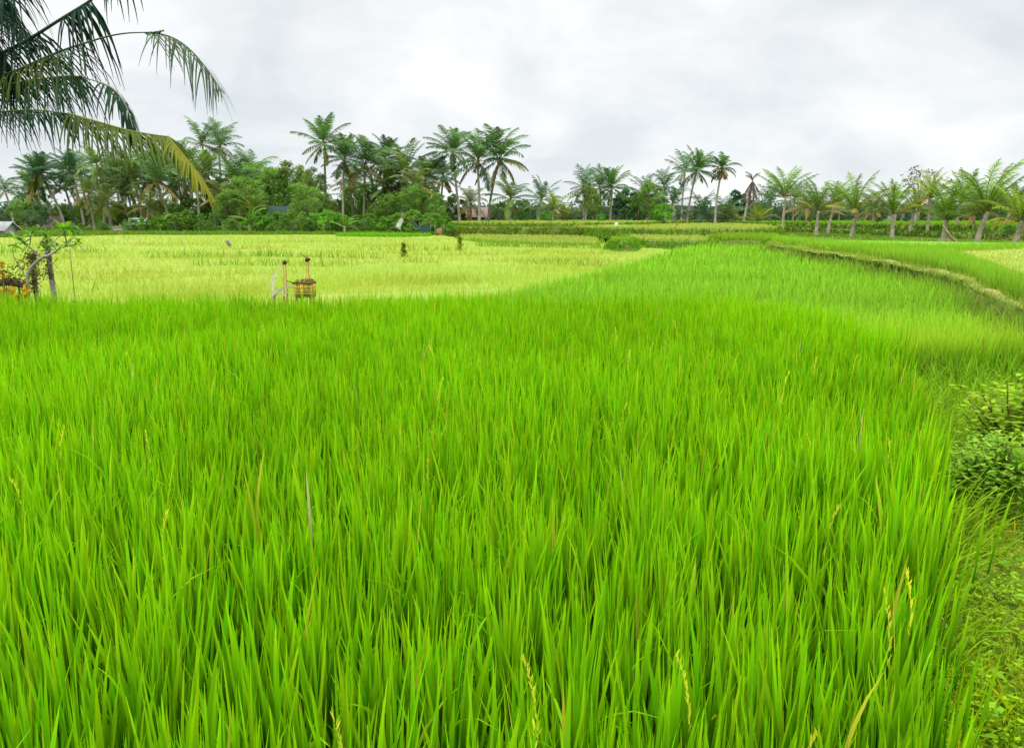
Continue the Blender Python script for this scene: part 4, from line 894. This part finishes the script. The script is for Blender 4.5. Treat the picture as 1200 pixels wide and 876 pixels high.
# ------------------------------------------------------------------ near items by the paddy bund
def pole(name, px, toppy, botz, d, rad, c, label, cat, bend=0, top=None, r=np.random.default_rng(1)):
    t=PD(px,toppy,d); root=empty(name,(t[0],d,botz)); tag(root,label,cat); H=t[2]-botz; mb=MB()
    mb.tube([(bend*q,0,H*q) for q in np.linspace(0,1,6)],np.linspace(rad,rad*.7,6),6,c,bump=.04); mb.build('pole' if name!='stake' else 'shaft',M_WOOD,root); return root,H
def husk(root, H, size, seed, c=(.10,.05,.045), x=0):
    r=np.random.default_rng(seed); mb=MB()
    pts=[(x,0,H-size*.8),(x,0,H-size*.5),(x+.01,0,H-size*.1),(x,0,H+size*.25),(x,0,H+size*.4)]
    mb.tube(pts,[size*.2,size*.5,size*.75,size*.45,size*.15],9,c,bump=.14)
    k=26; base=np.tile([x,0,H],(k,1))+r.normal(0,size*.3,(k,3))
    strips(mb,base,r.uniform(0,6.28,k),r.uniform(.3,1.8,k),r.uniform(0,.6,k),r.uniform(.5,1.2,k)*size,np.full(k,size*.12),r.uniform(0,3,k),2,np.tile(c,(k,1)),np.tile(np.array(c)*1.8,(k,1)))
    mb.build('husk',M_WOOD,root)
def bamboo_lantern(px, toppy, d, label, seed, hook=False):
    t=PD(px,toppy,d); root=empty('bamboo_holder',(t[0],d,0)); tag(root,label,'bamboo stick','bamboo sticks with dried husks'); H=t[2]
    mb=MB()
    for q in (-1,1): mb.tube([(q*.028,0,.0),(q*.024,0,H*.5),(q*.016,0,H)],.0075,6,(.55,.33,.12),bump=.05)
    mb.tube([(0,.012,.0),(.01,.012,H*.95)],.005,5,(.55,.4,.2)); mb.build('sticks',M_WOOD,root)
    husk(root,H,.045,seed)
    if hook:
        mb=MB(); mb.tube([(0,0,H+.01),(-.04,0,H+.045),(-.08,0,H+.085)],.004,5,(.15,.1,.07)); mb.build('hook',M_WOOD,root)
bamboo_lantern(333,307,10.35,'split bamboo stick with dark round husk, left one',1)
bamboo_lantern(359.5,303.5,10.4,'split bamboo stick with reddish husk and hooked twig above the basket',2,True)
# woven offering basket on a stand
t=PD(357,331,10.3); root=empty('offering_basket',(t[0],10.3,0)); tag(root,'square golden woven offering basket on a stand at the far edge of the near rice','basket')
H=t[2]+.0; mb=MB(); w2=.108; hb=.175
for s in range(4):
    ax=[(0,-w2),(w2,0),(0,w2),(-w2,0)][s]
    for j in range(9):
        u0=-w2+j*2*w2/9; u1=u0+2*w2/9*.86
        c=np.array([.85,.62,.10])*RNG.uniform(.7,1.15) if RNG.random()<.7 else np.array([.42,.45,.08])
        if s%2==0: mb.box((u0,ax[1]-.006+(.004 if j%2 else 0),H-hb-.0+RNG.uniform(-.02,0)),(u1,ax[1]+.006,H+RNG.uniform(-.008,.012)),c)
        else: mb.box((ax[0]-.006,u0,H-hb+RNG.uniform(-.02,0)),(ax[0]+.006,u1,H+RNG.uniform(-.008,.012)),c)
for k in range(2):
    z=H-.06-.08*k
    for s,(a,b_) in enumerate((((-w2-.003,-w2-.010),(w2+.003,-w2-.006)),((-w2-.003,w2+.006),(w2+.003,w2+.010)),((-w2-.010,-w2),(-w2-.006,w2)),((w2+.006,-w2),(w2+.010,w2)))):
        mb.box((a[0],a[1],z),(b_[0],b_[1],z+.010),(.75,.5,.09))
mb.build('basket_wall',M_WOOD,root)
mb=MB(); r=np.random.default_rng(4)
for s in ((-1,-1,1,-1),(1,-1,1,1),(1,1,-1,1),(-1,1,-1,-1)):
    mb.tube([(s[0]*w2*1.05,s[1]*w2*1.05,H),(0.5*(s[0]+s[2])*w2*1.08,.5*(s[1]+s[3])*w2*1.08,H+.008),(s[2]*w2*1.05,s[3]*w2*1.05,H-.006)],.011,6,(.16,.12,.05),bump=.2)
mb.tube([(-w2,-w2,H),(-w2-.10,-w2-.02,H+.035)],[.009,.004],5,(.16,.14,.05)); mb.build('rim',M_WOOD,root)
mb=MB(); k=160; q=np.column_stack([r.uniform(-w2,w2,k),r.uniform(-w2,w2,k),H+r.uniform(-.03,.04,k)])
leaves(mb,q,.04,np.array([.28,.25,.07]),flat=.3,cvar=.4); leaves(mb,q[:60]+.008,.03,np.array([.1,.07,.04]),flat=.3,cvar=.4); mb.build('dried_offerings',M_FOL,root)
mb=MB()
for sx in (-1,1):
    for sy in (-1,1): mb.tube([(sx*w2*.8,sy*w2*.8,0),(sx*w2*.8,sy*w2*.8,H-hb+.02)],.011,6,(.45,.3,.12))
mb.build('stand',M_WOOD,root)
# pale dried leaf strips beside it
t=PD(320,345,10.25); root=empty('dried_leaf_decoration',(t[0],10.25,0)); tag(root,'bunch of bleached dried palm leaf strips left of the basket','dried leaves')
mb=MB(); Z=t[2]
def ribbon(pts,wd,c):
    pts=np.array(smoothpoly([tuple(p) for p in pts],2,closed=False)); n_=len(pts); T_=nrm(np.gradient(pts,axis=0)); S_=nrm(np.cross(T_,np.array([0,1.,.3])))
    ww=wd*(1-.75*np.linspace(0,1,n_)**2)[:,None]*.5; v=np.stack([pts-S_*ww,pts+S_*ww],1).reshape(-1,3); q=[(2*i,2*i+1,2*i+3,2*i+2) for i in range(n_-1)]; mb.add(v,q,c=c)
c=(.78,.70,.58)
ribbon([(0,0,-.05),(.0,0,.1),(.02,0,.2),(.07,.01,.30),(.115,0,.42)],.028,c); ribbon([(0,.01,-.05),(.0,.01,.12),(.01,0,.26)],.024,c)
ribbon([(.01,-.01,-.02),(-.03,0,.10),(-.08,0,.20)],.018,(.6,.62,.42)); ribbon([(.0,-.02,-.02),(.06,-.02,.05),(.13,-.02,.09),(.27,-.03,.10),(.38,-.04,.085)],.026,c)
ribbon([(.02,-.02,-.02),(.10,-.02,.07),(.13,-.02,.02),(.17,-.02,-.03)],.03,c); ribbon([(.02,-.02,-.02),(.12,-.03,.08),(.19,-.03,.04),(.25,-.03,-.03)],.018,(.66,.6,.45))
o=mb.build('leaf_strips',M_CLOTH,root,loc=(0,0,Z)); mb=MB(); mb.tube([(0,0,0),(.01,0,Z*.6),(0,0,Z)],.009,6,(.25,.2,.1)); mb.tube([(.02,-.02,0),(.03,-.02,Z)],.01,6,(.2,.2,.08)); mb.build('stick',M_WOOD,root)

# flowering tree with cut trunks and yellow cloth at the left
D0=10.4
def L3(px,py,dy=0): p=PD(px,py,D0); return np.array([p[0],p[1]+dy,p[2]])
O=L3(32,345); O[2]=0; root=empty('frangipani_tree',tuple(O)); tag(root,'small pruned frangipani tree with crooked grey branches at the left edge','tree')
mb=MB()
def limb(pts,r0,r1,dy0=0,dy1=0,c=(.42,.40,.36)):
    q=[L3(px,py,dy0+(dy1-dy0)*i/(len(pts)-1))-O for i,(px,py) in enumerate(pts)]; q=smoothpoly([tuple(a) for a in q],1,closed=False); q=np.array(q)+RNG.normal(0,.004,(len(q),3)); mb.tube(q,np.linspace(r0,r1,len(q))*.68,8,c,bump=.05)
limb([(33,400),(33,345),(32,322),(36,315),(41,308),(48,303)],.036,.024,c=(.33,.31,.27))
limb([(46,304),(52,301),(60,299),(67,295),(75,290)],.028,.018,0,-.1)
limb([(75,290),(84,288.5),(92,287),(99,284)],.018,.010,-.1,-.15)
limb([(99,284),(103,288),(109,296)],.010,.006,-.15,-.2,(.3,.27,.25))
limb([(50,302),(40,297),(33,291),(28,287),(23,286.5)],.022,.012,0,.1,(.25,.23,.2))
limb([(30,288),(30,281),(31,275)],.010,.007,.1,.1,(.1,.08,.07))
limb([(52,299),(58,288),(63,278),(68,270)],.013,.007,0,.15); limb([(82,288),(82,278),(81,270)],.013,.009,-.1,-.1,(.12,.1,.08)); limb([(84,285),(88,277),(93,272)],.009,.006,-.1,0)
limb([(66,296),(65,289),(69,285)],.009,.006); limb([(40,297),(30,300),(20,306),(12,303)],.011,.005,0,.1,(.2,.17,.13)); limb([(28,320),(18,312),(8,300),(4,290)],.012,.006,0,.2,(.22,.18,.13))
mb.build('trunk',M_BARK,root,smooth=True)
lf=MB()
def rosette(px,py,dy,n_,Lf,c):
    n_=int(n_*1.5); Lf*=1.2; c=tuple(np.array(c)*1.35)
    p=L3(px,py,dy)-O
    a=RNG.uniform(0,6.28,n_); strips(lf,np.tile(p,(n_,1)),a,RNG.uniform(.6,1.7,n_),RNG.uniform(.4,1.3,n_),RNG.uniform(.5,1.2,n_)*Lf,np.full(n_,Lf*.25),a+np.pi/2,5,np.tile(np.array(c)*.8,(n_,1)),np.tile(c,(n_,1)),wmid=.55)
for (px,py,dy,n_,Lf,c) in [(68,270,.15,7,.12,(.16,.38,.03)),(75,268,0,9,.14,(.2,.42,.03)),(82,268,-.1,11,.15,(.18,.38,.03)),(93,272,0,8,.13,(.12,.3,.06)),(99,283,-.15,7,.13,(.24,.42,.05)),(88,272,-.05,7,.11,(.14,.3,.03)),
    (84,287,-.12,7,.12,(.24,.44,.03)),(70,288,-.05,7,.10,(.1,.28,.1)),(31,274,.1,9,.13,(.16,.36,.06)),(23,285,.1,8,.13,(.12,.3,.08)),(20,280,.1,7,.12,(.2,.38,.05)),(10,280,.15,7,.13,(.22,.4,.05)),(44,278,.2,9,.13,(.2,.36,.05)),(50,287,.1,8,.12,(.15,.32,.04)),(4,288,.2,8,.14,(.2,.38,.04)),(56,290,0,6,.1,(.16,.34,.04)),(36,268,.2,6,.12,(.12,.22,.06))]:
    rosette(px,py,dy,n_,Lf,c)
lf.build('leaves',M_FOL,root)
tw=MB()
for k in range(26):
    x0=RNG.uniform(2,46); y0=RNG.uniform(305,345); q=[L3(x0,y0,.1)-O]
    a=RNG.uniform(-1.3,1.3); l=RNG.uniform(.1,.28)
    for j in range(3): q.append(q[-1]+np.array([math.sin(a)*l/3,RNG.normal(0,.02),math.cos(a)*l/3])); a+=RNG.normal(0,.5)
    tw.tube(q,[.006,.005,.004,.002],4,(.22,.17,.10)); 
    if RNG.random()<.75: leaves(tw,np.array(q[1:])[RNG.integers(0,3,5)]+RNG.normal(0,.022,(5,3)),.05,np.array([.22,.36,.05]) if RNG.random()<.6 else np.array([.30,.26,.07]),flat=.2)
tw.build('twigs',M_FOL,root)
# two cut grey stumps behind it, moss and rootlets
def stump(px,toppy,w,label,seed,tilt=0,c=(.33,.27,.22),moss=(.14,.11,.06),dy=.25):
    t=L3(px,toppy,dy); rt=empty('tree_stump',(t[0],t[1],0)); tag(rt,label,'tree stump'); m_=MB(); Z=t[2]
    m_.tube([(tilt*(1-q),0,Z*q) for q in np.linspace(0,1,9)],np.linspace(w*1.1,w*.85,9),9,c,bump=.09); m_.build('trunk',M_BARK,rt)
    m2_=MB(); r=np.random.default_rng(seed); k=260
    q=np.column_stack([r.normal(0,w*1.1,k),r.normal(0,w*1.1,k),Z+r.normal(0,.035,k)-.02]); leaves(m2_,q,.035,np.array(moss),flat=.1,cvar=.4)
    q=np.column_stack([r.normal(0,w*1.2,k),-w+r.normal(0,w*.4,k),Z-r.uniform(.1,.5,k)]); leaves(m2_,q,.03,np.array([.08,.07,.035]),flat=.1,cvar=.5)
    strips(m2_,q[:60],r.uniform(0,6.28,60),r.uniform(1.2,2.6,60),r.uniform(0,.8,60),r.uniform(.05,.16,60),np.full(60,.006),r.uniform(0,3,60),3,np.tile([.2,.14,.07],(60,1)),np.tile([.3,.2,.1],(60,1)))
    m2_.build('moss',M_FOL,rt)
stump(24,300,.033,'left cut stump with dark ragged top beside the frangipani tree',1)
stump(42,284,.036,'right taller stump with hanging roots behind the frangipani tree',2,tilt=.03,c=(.38,.34,.30))
# dark log and shrubby clutter between
b=L3(10,332,.1); rt=empty('log',tuple(b)); tag(rt,'dark mossy log lying left of the stumps','log'); m_=MB(); m_.tube([(-.35,0,.03),(-.22,.02,-.01),(-.1,.02,.01),(.03,0,.0),(.12,0,-.03),(.2,0,-.05)],[.03,.05,.042,.05,.035,.02],9,(.12,.10,.06),bump=.25)
m_.tube([(-.2,0,0),(-.25,0,-.2),(-.21,0,-b[2])],.014,6,(.12,.1,.07)); m_.tube([(.05,0,0),(.1,0,-.25),(.06,0,-b[2])],.012,6,(.12,.1,.07)); m_.build('trunk',M_BARK,rt); m_=MB(); k=420; leaves(m_,np.column_stack([RNG.uniform(-.36,.2,k),RNG.normal(0,.05,k),RNG.normal(.02,.045,k)]),.035,np.array([.13,.12,.05]),flat=.1,cvar=.5); kk=70; strips(m_,np.column_stack([RNG.uniform(-.36,.2,kk),RNG.normal(0,.03,kk),RNG.normal(0,.02,kk)]),RNG.uniform(0,6.28,kk),RNG.uniform(0,2.8,kk),RNG.uniform(0,1,kk),RNG.uniform(.06,.22,kk),np.full(kk,.008),RNG.uniform(0,3,kk),3,np.tile([.2,.18,.06],(kk,1)),np.tile([.28,.26,.08],(kk,1))); m_.build('moss',M_FOL,rt)
# yellow cloths
def cloth(label,pts,c,seed,dy):
    global root
    ctr=L3(*pts[0],dy); root=empty('cloth',tuple(ctr)); tag(root,label,'cloth')
    V=[L3(px,py,dy)-ctr for px,py in pts]; o=sheet(V,c,'fabric',M_CLOTH,sag=.0,seed=seed,nu=7)
cloth('bright yellow cloth wrapped between the stumps',[(29,352),(38.5,352),(35,331),(31,333)],(.72,.46,.02),1,-.06)
cloth('orange yellow cloth hanging under the mossy log',[(-8,352),(17,352),(17,337),(-8,338)],(.62,.42,.03),2,.03)
cloth('narrow yellow cloth end left of the bright cloth',[(18,353),(24,353),(23,343),(20,345)],(.65,.40,.03),3,-.02)
# orange leaved plant at very left
b=L3(2,320); rt=empty('croton_plant',(b[0],b[1],0)); tag(rt,'plant with orange and yellow leaves cut by the left edge','plant'); m_=MB(); m_.tube([(0,0,0),(.01,0,b[2])],.012,6,(.2,.15,.08)); m_.build('stem',M_BARK,rt)
m_=MB(); k=60; q=np.column_stack([RNG.normal(0,.06,k),RNG.normal(0,.05,k),b[2]+RNG.normal(.02,.09,k)]); cc=np.where(RNG.random((k,1))<.5,np.array([[.45,.26,.03]]),np.array([[.12,.2,.04]])); leaves(m_,q,.075,cc,flat=.2,asp=.4); m_.build('leaves',M_FOL,rt)

# thin stakes in the pale field
def stake(px,toppy,botpy,d,label,seed,cross=0,tx=0,rad=.007):
    t=PD(px,toppy,d); b=PD(px,botpy,d); rt=empty('stake',(t[0],d,-.3)); tag(rt,label,'stake','thin stakes standing in the pale field'); H=t[2]+.3; m_=MB()
    m_.tube([(tx*q*0,0,H*q) for q in np.linspace(0,1,5)],rad,5,(.4,.3,.16),bump=.1); m_.build('shaft',M_WOOD,rt)
    m_=MB()
    if cross: m_.tube([(-.03,0,H),(0,0,H),(.06,0,H+cross)],[.02,.022,.008],6,(.2,.13,.08),bump=.2)
    else: m_.tube([(-.05,0,H*.52),(.05,0,H*.515)],.012,6,(.3,.2,.1),bump=.2)
    m_.build('rag',M_WOOD,rt)
stake(57.5,320,345,11.2,'thin stake topped with a dark curled scrap, right of the stumps',1,cross=.07)
stake(81.5,291,345,12,'tall thin stake with small crosspiece below the frangipani leaves',2)
x,y=P(268,304,.3); t=PD(268,283,y); rt=empty('stake',(x,y,-.3)); tag(rt,'slim pale pole with a grey scrap at its tip in the pale field','stake'); m_=MB(); Hq=t[2]+.3
m_.tube([(-.1,0,0),(0,0,Hq*.9)],.014,6,(.5,.5,.42)); m_.build('shaft',M_WOOD,rt); m_=MB(); m_.tube([(-.05,0,Hq*1.03),(0,0,Hq),(.08,0,Hq*.88)],[.04,.075,.05],7,(.25,.2,.24),bump=.2); m_.build('rag',M_CLOTH,rt)
# white boundary stone and brown leaning stake on the terraces
b=PD(722,268,70); rt=empty('boundary_stone',(b[0],70,.9)); tag(rt,'small white upright stone at the corner of the terraces','stone'); m_=MB(); m_.tube([(0,0,-.2),(0,0,.2),(.02,0,.42),(.0,0,.52)],[.17,.16,.15,.09],7,(.75,.75,.75),bump=.08); m_.build('stone_body',M_PLASTER,rt); m_=MB(); m_.box((-.22,-.2,-.25),(.22,.2,-.02),(.4,.4,.38)); m_.build('plinth',M_PLASTER,rt)
b=PD(789,276,60); rt=empty('scarecrow',(b[0],60,.55)); tag(rt,'thin brown scarecrow leaning right on the pale terrace','scarecrow'); m_=MB(); m_.tube([(0,0,0),(.12,0,.5),(.25,0,.95)],[.05,.07,.04],6,(.3,.17,.09),bump=.15); m_.tube([(-.1,0,.42),(.15,0,.62),(.4,0,.9)],[.02,.05,.02],6,(.33,.18,.1),bump=.15); m_.build('sticks',M_WOOD,rt); m_=MB(); m_.tube([(.02,-.02,.3),(.13,-.02,.55),(.2,-.02,.75)],[.05,.1,.06],8,(.35,.2,.12),bump=.2); m_.build('cloth',M_CLOTH,rt)
# leaning cut pole by the young palms
a=P(1130,290,.48); q=PD(1105,264,a[1]+.3); m_=MB(); A=np.array([a[0],a[1],.45]); m_.tube([A-A,(q-A)*.35+np.array([0,0,-.12]),(q-A)*.7+np.array([0,0,-.1]),q-A],[.11,.085,.05,.035],8,(.36,.28,.18)); tag(m_.build('fallen_trunk',M_BARK,loc=tuple(A),smooth=True),'bare brown trunk leaning against the foot of a young palm','fallen trunk')

# ------------------------------------------------------------------ the near palm reaching in at the upper left
CR=PD(-95,95,11.2); base=np.array([CR[0]-.5,CR[1]+.3,0.]); root=empty('coconut_palm',(base[0],base[1],0)); tag(root,'near coconut palm whose long drooping fronds enter at the upper left','palm tree')
slab('bund',[(base[0]-3,base[1]-1.5),(base[0]+1.2,base[1]-1.5),(base[0]+1.2,base[1]+1.5),(base[0]-3,base[1]+1.5)],.08,-.38,M_PATH,31,step=.5,sm=1)
m_=MB(); hh=CR[2]; m_.tube([(0,0,-.2),(.02,0,.3),(.1,0,hh*.4),(.35,-.2,hh*.8),(.5,-.3,hh)],[.26,.19,.16,.15,.13],12,(.30,.27,.22),bump=.03); m_.build('trunk',M_BARK,root,smooth=True)
r=np.random.default_rng(77)
def nf(pts, **kw):
    q=[tuple(PD(px,py,d)-base) for px,py,d in pts]; q=smoothpoly(q,2,closed=False); mbn=MB()
    kw.setdefault('rag',.25); frond(mbn,q,rng=r,sides=7,segs=4,**kw); return mbn.build('frond',M_FROND,root)
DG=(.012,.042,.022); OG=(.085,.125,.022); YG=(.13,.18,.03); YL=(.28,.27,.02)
def sub(mbn,pts,**kw):
    q=[tuple(PD(px,py,d)-base) for px,py,d in pts]; q=smoothpoly(q,2,closed=False); kw.setdefault('rag',.28); frond(mbn,q,rng=r,sides=6,segs=4,**kw)
# frond 1, leaving by the top edge
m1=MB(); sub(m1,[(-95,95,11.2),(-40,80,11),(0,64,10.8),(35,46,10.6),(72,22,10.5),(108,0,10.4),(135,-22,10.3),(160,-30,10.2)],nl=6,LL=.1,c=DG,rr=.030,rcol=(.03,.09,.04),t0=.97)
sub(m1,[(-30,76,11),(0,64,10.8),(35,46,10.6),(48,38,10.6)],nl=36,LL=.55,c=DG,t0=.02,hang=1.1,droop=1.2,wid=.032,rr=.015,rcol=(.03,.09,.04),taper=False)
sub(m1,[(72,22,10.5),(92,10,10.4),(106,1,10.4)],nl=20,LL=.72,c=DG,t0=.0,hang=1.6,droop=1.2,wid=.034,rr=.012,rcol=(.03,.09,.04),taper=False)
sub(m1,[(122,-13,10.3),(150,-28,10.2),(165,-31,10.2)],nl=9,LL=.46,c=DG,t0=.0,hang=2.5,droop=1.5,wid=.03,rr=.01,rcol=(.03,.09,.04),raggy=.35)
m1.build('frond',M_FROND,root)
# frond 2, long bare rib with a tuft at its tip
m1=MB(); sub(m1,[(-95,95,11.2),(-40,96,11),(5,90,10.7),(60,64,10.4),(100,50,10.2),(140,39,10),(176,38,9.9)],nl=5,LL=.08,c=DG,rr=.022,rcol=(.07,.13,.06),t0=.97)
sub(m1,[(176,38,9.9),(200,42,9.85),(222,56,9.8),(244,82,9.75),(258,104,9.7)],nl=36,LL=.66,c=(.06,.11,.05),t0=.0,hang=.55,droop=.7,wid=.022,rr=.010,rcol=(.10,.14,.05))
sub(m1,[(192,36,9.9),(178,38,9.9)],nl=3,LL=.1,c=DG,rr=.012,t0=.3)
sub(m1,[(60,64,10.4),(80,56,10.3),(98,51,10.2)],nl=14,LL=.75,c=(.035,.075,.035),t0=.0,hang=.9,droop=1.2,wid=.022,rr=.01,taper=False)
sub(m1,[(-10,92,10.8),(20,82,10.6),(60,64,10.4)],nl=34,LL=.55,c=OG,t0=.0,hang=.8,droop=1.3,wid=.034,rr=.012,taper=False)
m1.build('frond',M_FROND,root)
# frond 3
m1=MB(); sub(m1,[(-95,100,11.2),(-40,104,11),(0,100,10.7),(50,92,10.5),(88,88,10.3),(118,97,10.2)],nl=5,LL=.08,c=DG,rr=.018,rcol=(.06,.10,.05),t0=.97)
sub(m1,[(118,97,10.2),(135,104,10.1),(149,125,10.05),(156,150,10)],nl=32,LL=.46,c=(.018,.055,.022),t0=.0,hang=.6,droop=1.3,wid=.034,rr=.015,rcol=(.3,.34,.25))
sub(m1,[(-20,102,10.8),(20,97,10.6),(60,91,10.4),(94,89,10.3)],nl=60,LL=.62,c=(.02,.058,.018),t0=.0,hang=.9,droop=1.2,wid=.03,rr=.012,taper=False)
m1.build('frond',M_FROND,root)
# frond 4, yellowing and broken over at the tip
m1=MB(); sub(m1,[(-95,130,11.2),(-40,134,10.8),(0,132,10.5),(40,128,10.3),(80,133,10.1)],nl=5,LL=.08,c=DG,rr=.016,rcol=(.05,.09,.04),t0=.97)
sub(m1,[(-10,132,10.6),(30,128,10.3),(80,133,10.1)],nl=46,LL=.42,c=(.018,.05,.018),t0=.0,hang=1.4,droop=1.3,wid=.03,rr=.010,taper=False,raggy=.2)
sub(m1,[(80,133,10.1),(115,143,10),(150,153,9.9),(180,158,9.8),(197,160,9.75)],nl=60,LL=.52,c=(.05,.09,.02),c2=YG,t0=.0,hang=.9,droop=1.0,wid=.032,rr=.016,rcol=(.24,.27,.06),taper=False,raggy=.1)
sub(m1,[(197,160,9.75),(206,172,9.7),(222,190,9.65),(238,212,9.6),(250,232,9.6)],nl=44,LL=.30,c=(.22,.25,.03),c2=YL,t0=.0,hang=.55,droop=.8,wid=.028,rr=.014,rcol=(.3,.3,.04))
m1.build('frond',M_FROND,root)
# dense shaded fronds in the corner
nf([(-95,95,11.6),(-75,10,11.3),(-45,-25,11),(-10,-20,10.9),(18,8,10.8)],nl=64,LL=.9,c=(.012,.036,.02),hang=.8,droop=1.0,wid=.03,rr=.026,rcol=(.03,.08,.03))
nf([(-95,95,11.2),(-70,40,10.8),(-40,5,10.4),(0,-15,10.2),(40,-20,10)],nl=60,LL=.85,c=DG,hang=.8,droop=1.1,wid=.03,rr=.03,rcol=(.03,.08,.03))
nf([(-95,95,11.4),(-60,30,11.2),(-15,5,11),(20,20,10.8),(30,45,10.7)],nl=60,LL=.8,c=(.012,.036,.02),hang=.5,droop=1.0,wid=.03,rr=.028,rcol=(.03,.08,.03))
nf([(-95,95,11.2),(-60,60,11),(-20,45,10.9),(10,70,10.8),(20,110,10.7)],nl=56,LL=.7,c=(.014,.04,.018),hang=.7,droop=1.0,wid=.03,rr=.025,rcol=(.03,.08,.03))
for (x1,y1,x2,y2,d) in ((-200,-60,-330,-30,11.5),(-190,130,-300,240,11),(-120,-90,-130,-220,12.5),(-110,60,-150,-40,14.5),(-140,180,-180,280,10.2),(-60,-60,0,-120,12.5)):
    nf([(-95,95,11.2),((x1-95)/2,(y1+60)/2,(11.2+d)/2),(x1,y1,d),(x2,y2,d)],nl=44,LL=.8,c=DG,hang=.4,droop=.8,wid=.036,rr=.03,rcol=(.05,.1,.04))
print('total verts', sum(len(o.data.vertices) for o in bpy.data.objects if o.type=='MESH'))
